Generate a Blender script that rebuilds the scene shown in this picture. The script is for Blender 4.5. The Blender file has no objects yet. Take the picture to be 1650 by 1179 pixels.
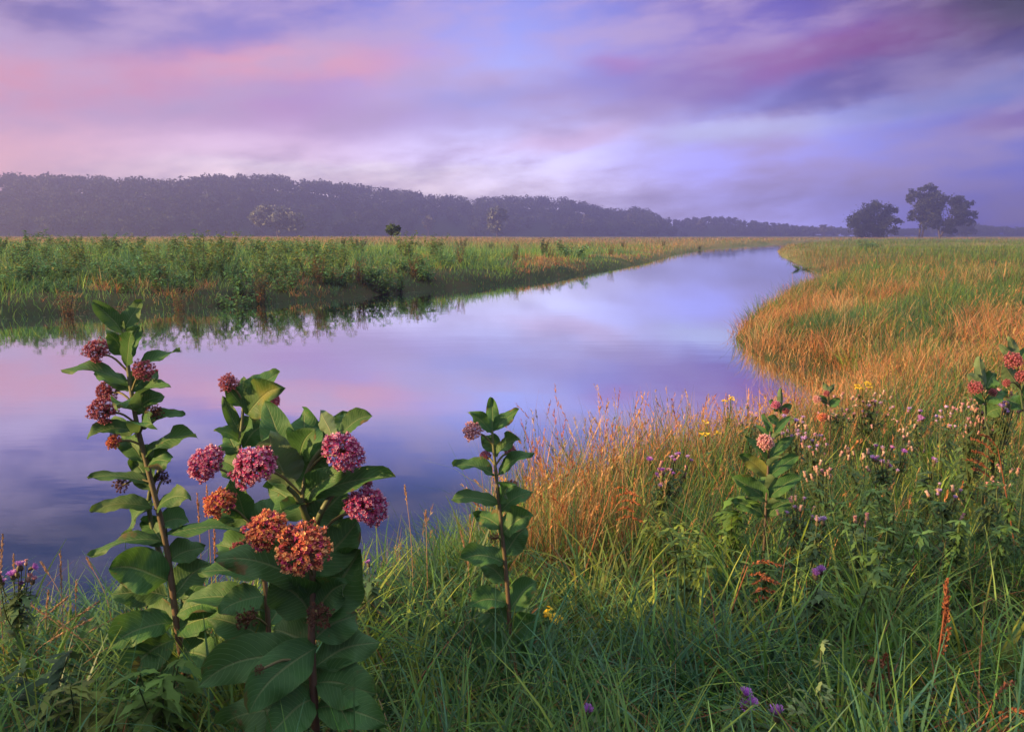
import bpy, math, random
import numpy as np
from mathutils import Vector, Matrix

rng = np.random.default_rng(11)
random.seed(5)
S = bpy.context.scene
COL = S.collection

# ------------------------------------------------------------------ camera
W0, H0, F0 = 1650.0, 1179.0, 1295.0
CAMZ = 1.7
PITCH = math.atan(210.5 / F0)
cam_d = bpy.data.cameras.new("camera")
cam_d.sensor_width = 36.0
cam_d.lens = 36.0 * F0 / W0
cam_d.clip_start = 0.05
cam_d.clip_end = 5000
cam = bpy.data.objects.new("camera", cam_d)
COL.objects.link(cam)
cam.location = (0, 0, CAMZ)
cam.rotation_euler = (math.pi / 2 - PITCH, 0, 0)
S.camera = cam
CP, SP = math.cos(PITCH), math.sin(PITCH)

def ray(px, py):
    a = (px - W0 / 2) / F0
    b = (H0 / 2 - py) / F0
    return np.array([a, CP + b * SP, -SP + b * CP])

def at(px, py, d):
    """point of the place seen at a photo pixel, d metres deep"""
    return np.array([0, 0, CAMZ]) + d * ray(px, py)

def onz(px, py, z=0.0):
    r = ray(px, py)
    return np.array([0, 0, CAMZ]) + (z - CAMZ) / r[2] * r

# ------------------------------------------------------------------ light
S.view_settings.view_transform = 'Standard'
S.view_settings.look = 'None'
S.view_settings.exposure = 1.6
S.view_settings.gamma = 1.0
S.render.engine = 'CYCLES'
S.cycles.max_bounces = 5
S.cycles.diffuse_bounces = 2
S.cycles.glossy_bounces = 3
S.cycles.transmission_bounces = 2
S.cycles.volume_bounces = 0
S.cycles.transparent_max_bounces = 4
S.cycles.caustics_reflective = False
S.cycles.caustics_refractive = False
S.cycles.use_denoising = True

SUN_EL, SUN_AZ = math.radians(13.5), math.radians(251)     # azimuth clockwise from +Y : left and behind
SUN_DIR = Vector((math.sin(SUN_AZ) * math.cos(SUN_EL), math.cos(SUN_AZ) * math.cos(SUN_EL), math.sin(SUN_EL)))
sl = bpy.data.lights.new("sun", 'SUN')
sl.energy = 5.0
sl.angle = math.radians(0.6)
sl.color = (1.0, 0.64, 0.29)
so = bpy.data.objects.new("sun", sl)
so.rotation_euler = SUN_DIR.to_track_quat('Z', 'Y').to_euler()
COL.objects.link(so)

def lin(c):
    out = []
    for v in c:
        v /= 255.0
        out.append(v / 12.92 if v <= 0.04045 else ((v + 0.055) / 1.055) ** 2.4)
    return tuple(out)

class E:
    """tiny expression wrapper over math nodes"""
    nt = None
    def __init__(s, sock): s.s = sock
    @staticmethod
    def m(op, *a, clamp=False):
        n = E.nt.nodes.new('ShaderNodeMath'); n.operation = op; n.use_clamp = clamp
        for i, v in enumerate(a):
            if isinstance(v, E): E.nt.links.new(v.s, n.inputs[i])
            else: n.inputs[i].default_value = v
        return E(n.outputs[0])
    def __add__(s, o): return E.m('ADD', s, o)
    __radd__ = __add__
    def __sub__(s, o): return E.m('SUBTRACT', s, o)
    def __rsub__(s, o): return E.m('SUBTRACT', o, s)
    def __mul__(s, o): return E.m('MULTIPLY', s, o)
    __rmul__ = __mul__
    def __truediv__(s, o): return E.m('DIVIDE', s, o)
    def __rtruediv__(s, o): return E.m('DIVIDE', o, s)

def smooth(x, a, b):
    n = E.nt.nodes.new('ShaderNodeMapRange'); n.interpolation_type = 'SMOOTHSTEP'
    E.nt.links.new(x.s, n.inputs[0]); n.inputs[1].default_value = a; n.inputs[2].default_value = b
    return E(n.outputs[0])

def mixc(f, a, b):
    n = E.nt.nodes.new('ShaderNodeMix'); n.data_type = 'RGBA'
    if isinstance(f, E): E.nt.links.new(f.s, n.inputs[0])
    else: n.inputs[0].default_value = f
    for v, i in ((a, 6), (b, 7)):
        if isinstance(v, E): E.nt.links.new(v.s, n.inputs[i])
        else: n.inputs[i].default_value = (*v, 1)
    return E(n.outputs[2])

def noise(vec, scale, detail=4, rough=0.55, col=False):
    n = E.nt.nodes.new('ShaderNodeTexNoise')
    n.inputs['Scale'].default_value = scale; n.inputs['Detail'].default_value = detail
    n.inputs['Roughness'].default_value = rough
    if vec is not None: E.nt.links.new(vec.s, n.inputs['Vector'])
    return E(n.outputs['Color' if col else 'Fac'])

def ramp(x, stops, interp='LINEAR'):
    n = E.nt.nodes.new('ShaderNodeValToRGB'); cr = n.color_ramp; cr.interpolation = interp
    while len(cr.elements) < len(stops): cr.elements.new(0.5)
    for e, (p, c) in zip(cr.elements, stops):
        e.position = p; e.color = (*c, 1) if len(c) == 3 else c
    E.nt.links.new(x.s, n.inputs[0])
    return E(n.outputs[0])

def xyz(x, y, z):
    n = E.nt.nodes.new('ShaderNodeCombineXYZ')
    for i, v in enumerate((x, y, z)):
        if isinstance(v, E): E.nt.links.new(v.s, n.inputs[i])
        else: n.inputs[i].default_value = v
    return E(n.outputs[0])

EXPO = 2 ** 1.6
HAZE_TOP, HAZE_D = 44.0, 0.0019
HAZE_C = np.array([0.38, 0.32, 0.55])
def through_haze(c, el, blue=0):
    """radiance the sky needs so that, seen through the morning haze, it has the photo's colour"""
    path = min((HAZE_TOP - 1.7) / max(math.sin(math.radians(max(el, 0.5))), 1e-3), 946)
    T = math.exp(-HAZE_D * path)
    bl = 1.0 if not blue else np.array([1.22, 1.25, 1.25]) if el < 6 else np.array([0.96, 1.04, 1.05])
    v = np.maximum((np.array(lin(c)) * bl - (HAZE_C if blue < 2 else np.array([0.25, 0.25, 0.48])) * (1 - T)) / T, 0.004) / EXPO
    return tuple(float(q) for q in v)

def build_world():
    w = bpy.data.worlds.new("World"); S.world = w; w.use_nodes = True
    nt = w.node_tree; nt.nodes.clear(); E.nt = nt
    tc = nt.nodes.new('ShaderNodeTexCoord')
    sep = nt.nodes.new('ShaderNodeSeparateXYZ'); nt.links.new(tc.outputs['Generated'], sep.inputs[0])
    x, y, z = (E(o) for o in sep.outputs)
    deg = 57.29578
    az = E.m('ARCTAN2', x, y) * deg
    el = E.m('ARCSINE', z) * deg
    # clouds drift: warp the directions with noise laid on a cloud layer overhead
    inv = 1.0 / (E.m('MAXIMUM', z, 0.0) + 0.12)
    cp = xyz(x * inv, y * inv, 0.0)
    n1 = noise(xyz(az * 0.055, el * 0.13, 3.0), 1.0, 6, 0.58)
    n2 = noise(xyz(az * 0.07 + 7.3, el * 0.16, 2.0), 1.0, 7, 0.6)
    n3 = noise(xyz(az * 0.11 + 1.3, el * 0.34 - az * 0.03, 5.0), 1.0, 8, 0.58)
    azw = az + (n1 - 0.5) * 12.0
    elw = el + (n2 - 0.5) * 5.0
    els = E.m('MULTIPLY', E.m('MAXIMUM', el + (n3 - 0.5) * 2.0, 0.0), 1 / 90.0)
    stops = [0, 4, 8, 12, 16, 25, 36, 55, 90]
    top = [through_haze((84, 94, 172), 25), through_haze((68, 82, 158), 36), (0.70, 0.82, 0.86), (0.88, 1.0, 1.0)]
    cols = [
        (-34, [(224, 186, 214), (220, 180, 208), (188, 154, 198), (134, 122, 182), (94, 96, 166)]),
        (-16, [(236, 216, 244), (230, 206, 240), (202, 168, 218), (154, 144, 212), (124, 120, 204)]),
        (0,   [(228, 214, 252), (216, 204, 250), (202, 194, 250), (178, 174, 248), (150, 150, 234)]),
        (15,  [(192, 180, 244), (176, 166, 238), (184, 174, 240), (142, 122, 202), (120, 102, 182)]),
        (31,  [(122, 122, 196), (120, 122, 190), (124, 124, 198), (96, 76, 136), (72, 56, 106)]),
    ]
    cur = None
    for i, (a0, cs) in enumerate(cols):
        r = ramp(els, [(s / 90.0, c) for s, c in zip(stops, [through_haze(c, e, 2 if i == 4 else int(i > 1)) for c, e in zip(cs, stops)] + top)])
        if cur is None: cur = r
        else: cur = mixc(smooth(azw * 0.4 + az * 0.6, cols[i - 1][0], a0), cur, r)
    # placed cloud banks: centre az/el, spreads, slope, colour, opacity
    banks = [
        (-15, 11.0, 9, 1.1, 0.07, (236, 164, 186), 0.9),
        (-29, 8.8, 8, 1.3, 0.0, (226, 158, 182), 0.75),
        (-9, 8.2, 14, 1.6, 0.0, (172, 140, 200), 0.45),
        (-10, 4.2, 9, 0.5, 0.0, (238, 226, 250), 0.7),
        (-12, 2.6, 15, 1.3, 0.0, (244, 224, 240), 0.65),
        (16.5, 11.0, 6, 1.6, 0.24, (168, 116, 176), 0.85),
        (24, 11.6, 6, 1.6, 0.12, (146, 100, 156), 0.85),
        (22, 9.4, 7, 1.1, 0.10, (112, 88, 164), 0.8),
        (7, 10.8, 2.2, 0.7, 0.0, (190, 140, 196), 0.7),
        (9, 9.6, 8, 1.1, 0.0, (140, 122, 196), 0.5),
        (16, 7.0, 6, 0.75, 0.06, (206, 204, 250), 0.85),
        (28, 8.3, 6, 0.7, 0.10, (148, 152, 216), 0.7),
        (3, 6.2, 5, 0.8, 0.08, (232, 202, 244), 0.7),
        (31, 6.4, 4, 0.7, 0.0, (148, 118, 186), 0.6),
        (-2, 9.4, 3, 0.5, 0.06, (168, 168, 238), 0.5),
        (34, 14.0, 7, 3.4, 0.10, (52, 36, 78), 1.0),
    ]
    for a0, e0, sa, se, sl_, c, op in banks:
        da = azw - a0
        u = da / sa
        v = (elw - e0 - da * sl_) / se
        q = u * u + v * v
        g = E.m('POWER', 2.71828, q * -0.8)
        f = E.m('MULTIPLY', smooth(g * 0.8 + n3 * 0.6, 0.2, 1.1), op, clamp=True)
        cur = mixc(f, cur, through_haze(c, e0))
    # fine streaks
    cur = mixc(E.m('MULTIPLY', smooth(n3, 0.45, 0.75), 0.05), cur, (0.42, 0.34, 0.5))
    # below the horizon
    cur = mixc(smooth(el, -1.0, -12.0), cur, (0.05, 0.05, 0.07))
    sky = nt.nodes.new('ShaderNodeTexSky'); sky.sky_type = 'NISHITA'; sky.sun_disc = False
    sky.sun_elevation = SUN_EL; sky.sun_rotation = SUN_AZ
    b1 = nt.nodes.new('ShaderNodeBackground'); b1.inputs[1].default_value = 0.05
    nt.links.new(sky.outputs[0], b1.inputs[0])
    b2 = nt.nodes.new('ShaderNodeBackground'); b2.inputs[1].default_value = 1.0
    nt.links.new(cur.s, b2.inputs[0])
    mx = nt.nodes.new('ShaderNodeMixShader'); mx.inputs[0].default_value = 0.97
    nt.links.new(b1.outputs[0], mx.inputs[1]); nt.links.new(b2.outputs[0], mx.inputs[2])
    out = nt.nodes.new('ShaderNodeOutputWorld'); nt.links.new(mx.outputs[0], out.inputs[0])
    w.cycles.sampling_method = 'MANUAL'; w.cycles.sample_map_resolution = 512
build_world()

# ------------------------------------------------------------------ helpers
def tag(o, label=None, cat=None, group=None, kind=None):
    if label: o['label'] = label
    if cat: o['category'] = cat
    if group: o['group'] = group
    if kind: o['kind'] = kind
    return o

def npmesh(name, V, Q=None, T=None, colors=None, uv=None, smooth_=True, mats=(), matidx=None):
    V = np.asarray(V, np.float32)
    me = bpy.data.meshes.new(name)
    Q = np.zeros((0, 4), np.int32) if Q is None else np.asarray(Q, np.int32).reshape(-1, 4)
    T = np.zeros((0, 3), np.int32) if T is None else np.asarray(T, np.int32).reshape(-1, 3)
    me.vertices.add(len(V)); me.vertices.foreach_set('co', V.ravel())
    nl = Q.size + T.size
    me.loops.add(nl)
    li = np.concatenate([Q.ravel(), T.ravel()]).astype(np.int32)
    me.loops.foreach_set('vertex_index', li)
    npoly = len(Q) + len(T)
    me.polygons.add(npoly)
    st = np.concatenate([np.arange(len(Q)) * 4, Q.size + np.arange(len(T)) * 3]).astype(np.int32)
    me.polygons.foreach_set('loop_start', st)
    try:
        me.polygons.foreach_set('loop_total', np.concatenate([np.full(len(Q), 4), np.full(len(T), 3)]).astype(np.int32))
    except Exception:
        pass
    me.polygons.foreach_set('use_smooth', np.full(npoly, smooth_, dtype=bool))
    if colors is not None:
        c = np.asarray(colors, np.float32)
        if c.shape[1] == 3: c = np.hstack([c, np.ones((len(c), 1), np.float32)])
        a = me.color_attributes.new('Col', 'FLOAT_COLOR', 'POINT')
        a.data.foreach_set('color', c.ravel())
    if uv is not None:
        l = me.uv_layers.new(name='UVMap')
        l.data.foreach_set('uv', np.asarray(uv, np.float32)[li].ravel())
    for m in mats: me.materials.append(m)
    if matidx is not None: me.polygons.foreach_set('material_index', np.asarray(matidx, np.int32))
    me.update(calc_edges=True)
    return me

def put(name, me, parent=None, loc=(0, 0, 0)):
    o = bpy.data.objects.new(name, me); COL.objects.link(o); o.location = loc
    if parent is not None: o.parent = parent
    return o

def empty(name, loc, label, cat, group=None):
    o = bpy.data.objects.new(name, None); COL.objects.link(o); o.location = Vector(loc)
    o.empty_display_size = 0.1
    return tag(o, label, cat, group)

class Buf:
    """collects pieces into one mesh"""
    def __init__(s): s.v, s.q, s.t, s.c, s.n = [], [], [], [], 0
    def add(s, V, Q=None, T=None, C=None):
        V = np.asarray(V, float); s.v.append(V)
        if Q is not None and len(Q): s.q.append(np.asarray(Q) + s.n)
        if T is not None and len(T): s.t.append(np.asarray(T) + s.n)
        if C is not None:
            C = np.asarray(C, float)
            if C.ndim == 1: C = np.tile(C, (len(V), 1))
            s.c.append(C)
        s.n += len(V)
    def mesh(s, name, mat, smooth_=True):
        return npmesh(name, np.concatenate(s.v), np.concatenate(s.q) if s.q else None,
                      np.concatenate(s.t) if s.t else None,
                      np.concatenate(s.c) if s.c else None, None, smooth_, [mat])

def tube(buf, pts, rad, k=6, col=None):
    pts = np.asarray(pts, float); n = len(pts)
    rad = np.broadcast_to(np.asarray(rad, float), (n,))
    tan = np.gradient(pts, axis=0); tan /= np.linalg.norm(tan, axis=1)[:, None] + 1e-9
    ref = np.array([0.31, 0.95, 0.05]) if abs(tan[0, 2]) > 0.7 else np.array([0.03, 0.05, 1.0])
    V = []
    for i in range(n):
        a = np.cross(tan[i], ref); a /= np.linalg.norm(a) + 1e-9; b = np.cross(tan[i], a)
        th = np.arange(k) * 2 * math.pi / k
        V.append(pts[i] + rad[i] * (np.cos(th)[:, None] * a + np.sin(th)[:, None] * b))
    V = np.concatenate(V)
    Q = [(i * k + j, i * k + (j + 1) % k, (i + 1) * k + (j + 1) % k, (i + 1) * k + j) for i in range(n - 1) for j in range(k)]
    buf.add(V, Q, None, col)

def spline(ctrl, n=24):
    """Catmull-Rom through points"""
    P = [np.asarray(p, float) for p in ctrl]
    if len(P) == 2: return np.array([P[0] + (P[1] - P[0]) * t for t in np.linspace(0, 1, n)])
    P = [2 * P[0] - P[1]] + P + [2 * P[-1] - P[-2]]
    out = []
    m = len(P) - 3
    for i in range(n):
        u = i / (n - 1) * m; k = min(int(u), m - 1); t = u - k
        a, b, c, d = P[k:k + 4]
        out.append(0.5 * ((2 * b) + (c - a) * t + (2 * a - 5 * b + 4 * c - d) * t ** 2 + (3 * b - a - 3 * c + d) * t ** 3))
    return np.array(out)

_ph = np.random.default_rng(3).uniform(0, 6.28, (40, 3))
def fbm(x, y, scale, k=7):
    """cheap smooth patch noise about 0..1"""
    v = np.zeros_like(np.asarray(x, float)); amp = 1.0; tot = 0
    for i in range(k):
        a = _ph[i + k][0]; f = 1.0 / scale * (1.55 ** i)
        v += amp * np.sin(f * (x * math.cos(a) + y * math.sin(a)) + _ph[i][1] + 1.7 * np.sin(f * 0.6 * (y * math.cos(a) - x * math.sin(a)) + _ph[i][2]))
        tot += amp; amp *= 0.75
    return 0.5 + 0.5 * v / tot * 1.6

# ------------------------------------------------------------------ materials
def new_mat(name):
    m = bpy.data.materials.new(name); m.use_nodes = True
    nt = m.node_tree; nt.nodes.clear(); E.nt = nt
    out = nt.nodes.new('ShaderNodeOutputMaterial')
    return m, nt, out

def mat_attr(name, rough=0.55, transl=0.3, spec=0.3, var=0.0):
    m, nt, out = new_mat(name)
    at_ = nt.nodes.new('ShaderNodeAttribute'); at_.attribute_name = 'Col'
    c = E(at_.outputs['Color'])
    p = nt.nodes.new('ShaderNodeBsdfPrincipled'); p.inputs['Roughness'].default_value = rough
    p.inputs['Specular IOR Level'].default_value = spec
    nt.links.new(c.s, p.inputs['Base Color'])
    if transl > 0:
        t = nt.nodes.new('ShaderNodeBsdfTranslucent'); nt.links.new(c.s, t.inputs['Color'])
        mx = nt.nodes.new('ShaderNodeMixShader'); mx.inputs[0].default_value = transl
        nt.links.new(p.outputs[0], mx.inputs[1]); nt.links.new(t.outputs[0], mx.inputs[2])
        nt.links.new(mx.outputs[0], out.inputs[0])
    else:
        nt.links.new(p.outputs[0], out.inputs[0])
    return m

M_GRASS = mat_attr('grass_blade', 0.5, 0.42, 0.35)
M_FOL = mat_attr('foliage', 0.6, 0.3, 0.25)
M_TREE = mat_attr('tree_leaf', 0.7, 0.25, 0.2)
M_FLOWER = mat_attr('petal', 0.55, 0.2, 0.3)
M_STEM = mat_attr('stem_skin', 0.5, 0.0, 0.3)

def mat_milkweed():
    m, nt, out = new_mat('milkweed_leaf')
    uvn = nt.nodes.new('ShaderNodeUVMap'); uvn.uv_map = 'UVMap'
    sep = nt.nodes.new('ShaderNodeSeparateXYZ'); nt.links.new(uvn.outputs[0], sep.inputs[0])
    t, u = E(sep.outputs[0]), E(sep.outputs[1])            # t along, u across 0..1
    au = E.m('ABSOLUTE', u - 0.5) * 2.0
    mid = 1.0 - smooth(au, 0.025, 0.075)
    ph = E.m('FRACT', t * 15.0 - au * 2.3 + E.m('POWER', au, 3.0) * -1.2)
    dv = E.m('ABSOLUTE', ph - 0.5) * 2.0
    side = smooth(dv, 0.80, 0.97)
    tc = nt.nodes.new('ShaderNodeTexCoord')
    nz = noise(E(tc.outputs['Object']), 30, 4)
    nz2 = noise(E(tc.outputs['Object']), 7, 3)
    oi = nt.nodes.new('ShaderNodeObjectInfo')
    rnd = E(oi.outputs['Random'])
    c = mixc(nz2, (0.030, 0.112, 0.028), (0.060, 0.165, 0.040))
    c = mixc(rnd * 0.5, c, (0.045, 0.085, 0.016))
    c = mixc(nz * 0.25, c, (0.015, 0.06, 0.02))
    c = mixc(side * 0.6, c, (0.12, 0.23, 0.085))
    c = mixc(mid * 0.65, c, (0.17, 0.23, 0.09))
    edge = smooth(au, 0.93, 1.0)
    c = mixc(edge * 0.2, c, (0.14, 0.18, 0.06))
    yel = smooth(rnd, 0.86, 0.97) * smooth(nz2, 0.45, 0.62)
    c = mixc(yel * 0.8, c, (0.20, 0.19, 0.03))
    brown = smooth(noise(E(tc.outputs['Object']), 16, 4) + au * 0.16 + E.m('MULTIPLY', t, 0.06), 0.76, 0.83)
    c = mixc(brown * 0.8, c, (0.12, 0.07, 0.025))
    spot = smooth(noise(E(tc.outputs['Object']), 60, 2), 0.70, 0.75)
    c = mixc(spot * 0.6, c, (0.16, 0.10, 0.03))
    under = mixc(nz2, (0.10, 0.17, 0.085), (0.14, 0.21, 0.10))
    under = mixc(side * 0.3, under, (0.19, 0.25, 0.13))
    under = mixc(mid * 0.8, under, (0.27, 0.30, 0.15))
    g = nt.nodes.new('ShaderNodeNewGeometry')
    col = mixc(E(g.outputs['Backfacing']), c, under)
    p = nt.nodes.new('ShaderNodeBsdfPrincipled')
    nt.links.new(col.s, p.inputs['Base Color'])
    nt.links.new((E(g.outputs['Backfacing']) * 0.15 + 0.58).s, p.inputs['Roughness'])
    p.inputs['Specular IOR Level'].default_value = 0.28
    b = nt.nodes.new('ShaderNodeBump'); b.inputs['Strength'].default_value = 0.5; b.inputs['Distance'].default_value = 0.003
    hgt = 0.0 - side - mid * 1.5 + nz * 0.6
    nt.links.new(hgt.s, b.inputs['Height']); nt.links.new(b.outputs[0], p.inputs['Normal'])
    tr = nt.nodes.new('ShaderNodeBsdfTranslucent')
    nt.links.new(mixc(0.5, col, (0.12, 0.26, 0.03)).s, tr.inputs['Color'])
    mx = nt.nodes.new('ShaderNodeMixShader'); mx.inputs[0].default_value = 0.28
    nt.links.new(p.outputs[0], mx.inputs[1]); nt.links.new(tr.outputs[0], mx.inputs[2])
    nt.links.new(mx.outputs[0], out.inputs[0])
    return m
M_LEAF = mat_milkweed()

def mat_ground():
    m, nt, out = new_mat('meadow_soil')
    tc = nt.nodes.new('ShaderNodeTexCoord'); ob = E(tc.outputs['Object'])
    sep = nt.nodes.new('ShaderNodeSeparateXYZ'); nt.links.new(tc.outputs['Object'], sep.inputs[0])
    y = E(sep.outputs[1])
    n1 = noise(ob, 0.35, 6); n2 = noise(ob, 6, 5); n3 = noise(ob, 0.06, 5); n4 = noise(ob, 40, 3)
    near = mixc(smooth(n1, 0.35, 0.65), (0.03, 0.045, 0.018), (0.06, 0.05, 0.025))
    near = mixc(smooth(n2, 0.4, 0.7), near, (0.035, 0.065, 0.02))
    near = mixc(n4 * 0.5, near, (0.025, 0.02, 0.012))
    far = mixc(smooth(n3, 0.35, 0.65), (0.20, 0.17, 0.06), (0.10, 0.14, 0.04))
    far = mixc(smooth(n1, 0.4, 0.7) * 0.5, far, (0.30, 0.20, 0.08))
    c = mixc(smooth(y + (n1 - 0.5) * 30.0, 25, 70), near, far)
    p = nt.nodes.new('ShaderNodeBsdfPrincipled'); p.inputs['Roughness'].default_value = 0.95
    p.inputs['Specular IOR Level'].default_value = 0.1
    nt.links.new(c.s, p.inputs['Base Color'])
    b = nt.nodes.new('ShaderNodeBump'); b.inputs['Strength'].default_value = 0.6; b.inputs['Distance'].default_value = 0.03
    nt.links.new((n2 + n4 * 0.5).s, b.inputs['Height']); nt.links.new(b.outputs[0], p.inputs['Normal'])
    nt.links.new(p.outputs[0], out.inputs[0])
    return m

def mat_water():
    m, nt, out = new_mat('river_water')
    tc = nt.nodes.new('ShaderNodeTexCoord')
    mp = nt.nodes.new('ShaderNodeMapping'); mp.inputs['Scale'].default_value = (0.5, 1.4, 1)
    nt.links.new(tc.outputs['Object'], mp.inputs[0])
    n1 = noise(E(mp.outputs[0]), 1.3, 3); n2 = noise(E(mp.outputs[0]), 9, 2)
    big = noise(E(tc.outputs['Object']), 0.16, 3)
    b = nt.nodes.new('ShaderNodeBump'); b.inputs['Strength'].default_value = 0.03; b.inputs['Distance'].default_value = 0.05
    nt.links.new((n1 + n2 * 0.12).s, b.inputs['Height'])
    gl = nt.nodes.new('ShaderNodeBsdfGlossy')
    nt.links.new((smooth(big, 0.45, 0.7) * 0.05 + 0.015).s, gl.inputs['Roughness'])
    gl.inputs['Color'].default_value = (0.90, 0.99, 1.0, 1); nt.links.new(b.outputs[0], gl.inputs['Normal'])
    df = nt.nodes.new('ShaderNodeBsdfDiffuse'); df.inputs['Color'].default_value = (0.010, 0.022, 0.040, 1)
    lw = nt.nodes.new('ShaderNodeLayerWeight'); lw.inputs['Blend'].default_value = 0.5
    f = ramp(E(lw.outputs['Facing']), [(0.0, (.04,) * 3), (0.45, (.14,) * 3), (0.60, (.15,) * 3), (0.69, (.27,) * 3), (0.79, (.97,) * 3), (1.0, (1,) * 3)])
    mx = nt.nodes.new('ShaderNodeMixShader')
    nt.links.new(f.s, mx.inputs[0]); nt.links.new(df.outputs[0], mx.inputs[1]); nt.links.new(gl.outputs[0], mx.inputs[2])
    nt.links.new(mx.outputs[0], out.inputs[0])
    return m

def mat_plain(name, c1, c2, scale=8, rough=0.9):
    m, nt, out = new_mat(name)
    tc = nt.nodes.new('ShaderNodeTexCoord')
    n = noise(E(tc.outputs['Object']), scale, 5)
    p = nt.nodes.new('ShaderNodeBsdfPrincipled'); p.inputs['Roughness'].default_value = rough
    p.inputs['Specular IOR Level'].default_value = 0.15
    nt.links.new(mixc(smooth(n, 0.3, 0.7), c1, c2).s, p.inputs['Base Color'])
    nt.links.new(p.outputs[0], out.inputs[0])
    return m
M_BARK = mat_plain('bark', (0.06, 0.05, 0.04), (0.13, 0.11, 0.09), 3)
M_HILL = mat_plain('wooded_slope', (0.02, 0.035, 0.015), (0.035, 0.05, 0.02), 0.2)

# ------------------------------------------------------------------ terrain and river
near_px = [(-600, 1075), (-200, 1075), (0, 1070), (200, 1058), (420, 1030), (600, 995), (700, 955), (760, 910), (840, 865),
           (930, 828), (1010, 802), (1080, 778), (1150, 748), (1230, 716), (1310, 676), (1370, 642), (1395, 618), (1340, 598), (1285, 590), (1225, 576), (1186, 549), (1190, 536),
           (1222, 508), (1272, 480), (1300, 466), (1338, 459), (1330, 443), (1300, 431), (1258, 412), (1252, 404), (1270, 398), (1330, 393.5)]
far_px = [(1330, 389.5), (1285, 391), (1230, 394), (1150, 399), (1090, 409), (1045, 421), (970, 436), (900, 447), (800, 459), (700, 467), (560, 479),
          (400, 491), (250, 499), (120, 505), (0, 513), (-200, 522), (-600, 535)]
poly = [onz(*p)[:2] for p in near_px] + [onz(*p)[:2] for p in far_px]
poly = [np.array([-60, poly[0][1]])] + poly + [np.array([-60, poly[-1][1]])]
POLY = np.array(poly)
FARP = np.array([onz(*p)[:2] for p in far_px])[::-1]
FX, FY = FARP[:, 0], FARP[:, 1]

def sdist(x, y):
    """signed distance to the river's edge, positive on land"""
    x = np.asarray(x, float).ravel(); y = np.asarray(y, float).ravel()
    A = POLY; B = np.roll(POLY, -1, 0)
    out = np.empty(len(x))
    for i0 in range(0, len(x), 20000):
        xs, ys = x[i0:i0 + 20000, None], y[i0:i0 + 20000, None]
        dx, dy = B[:, 0] - A[:, 0], B[:, 1] - A[:, 1]
        t = np.clip(((xs - A[:, 0]) * dx + (ys - A[:, 1]) * dy) / (dx * dx + dy * dy), 0, 1)
        d = np.sqrt(((xs - A[:, 0] - t * dx) ** 2 + (ys - A[:, 1] - t * dy) ** 2).min(1))
        c = ((A[:, 1] > ys) != (B[:, 1] > ys)) & (xs < dx * (ys - A[:, 1]) / np.where(dy == 0, 1e-9, dy) + A[:, 0])
        out[i0:i0 + 20000] = np.where(c.sum(1) % 2 == 1, -d, d)
    return out

def is_far(x, y):
    return y > np.interp(x, FX, FY, left=FY[0], right=FY[-1]) - 0.3

def ground_z(x, y, s=None):
    x = np.asarray(x, float).ravel(); y = np.asarray(y, float).ravel()
    if s is None: s = sdist(x, y)
    sp = np.maximum(s, 0)
    q = np.clip((x - 0.1) / 0.8, 0, 1) * np.clip((10.0 - y) / 1.5, 0, 1) * np.clip((y - 2.2) / 1.5, 0, 1)
    land = (0.28 - 0.12 * q) * (1 - np.exp(-sp / 0.4)) + (0.26 - 0.08 * q) * (1 - np.exp(-sp / 2.6)) + 0.01
    land += 0.06 * (fbm(x, y, 1.6, 5) - 0.5) * np.minimum(sp, 1) + 0.22 * (fbm(x, y, 14, 4) - 0.5) * np.clip(sp / 5, 0, 1)
    far = is_far(x, y)
    land += np.where(far, 0, 0.20 * (fbm(x, y, 2.4, 5) - 0.5) * np.clip((y - 9) / 4, 0, 1) * np.clip(sp / 1.5, 0, 1))
    land += np.where(far, 0.35 * np.clip((sp - 2) / 10, 0, 1) * np.clip((12 - x) / 30, 0, 1), 0)
    # unseen rise added behind and left of the viewpoint to shade the foreground
    u = -x * 0.920 - y * 0.391                       # towards the sun
    land += 1.5 * (0.82 + 0.36 * fbm(x, y, 1.1, 5)) * np.exp(-((u - 5.2) / 1.3) ** 2) * np.clip((0.9 - y) / 0.9, 0, 1)
    return np.where(s > 0, land, -0.5 * (1 - np.exp(np.minimum(s, 0) / 0.7)))

def axis(lo, hi, step0, growth):
    v = [0.0]; st = step0
    while v[-1] < hi: v.append(v[-1] + st); st *= growth
    n = [0.0]; st = step0
    while n[-1] > lo: n.append(n[-1] - st); st *= growth
    a = np.array(sorted(set(n[1:] + v))); a = np.clip(a, lo, hi)
    return np.unique(a)

gx = axis(-640, 640, 0.10, 1.033); gy = axis(-42, 940, 0.12, 1.028)
XX, YY = np.meshgrid(gx, gy); sh = XX.shape
ZZ = ground_z(XX, YY).reshape(sh)
V = np.stack([XX.ravel(), YY.ravel(), ZZ.ravel()], 1)
ii = np.arange(sh[0] * sh[1]).reshape(sh)
Q = np.stack([ii[:-1, :-1], ii[:-1, 1:], ii[1:, 1:], ii[1:, :-1]], -1).reshape(-1, 4)
tag(put('ground', npmesh('ground', V, Q, mats=[mat_ground()])), 'damp meadow soil under the grass along both river banks', 'ground', kind='structure')
wx = np.linspace(-62, 160, 60); wy = np.linspace(0.5, 300, 80)
XX, YY = np.meshgrid(wx, wy); sh = XX.shape
ii = np.arange(sh[0] * sh[1]).reshape(sh)
Q = np.stack([ii[:-1, :-1], ii[:-1, 1:], ii[1:, 1:], ii[1:, :-1]], -1).reshape(-1, 4)
tag(put('river', npmesh('river', np.stack([XX.ravel(), YY.ravel(), 0 * XX.ravel()], 1), Q, mats=[mat_water()])),
    'calm river reflecting the lavender sky', 'river', kind='structure')

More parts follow.
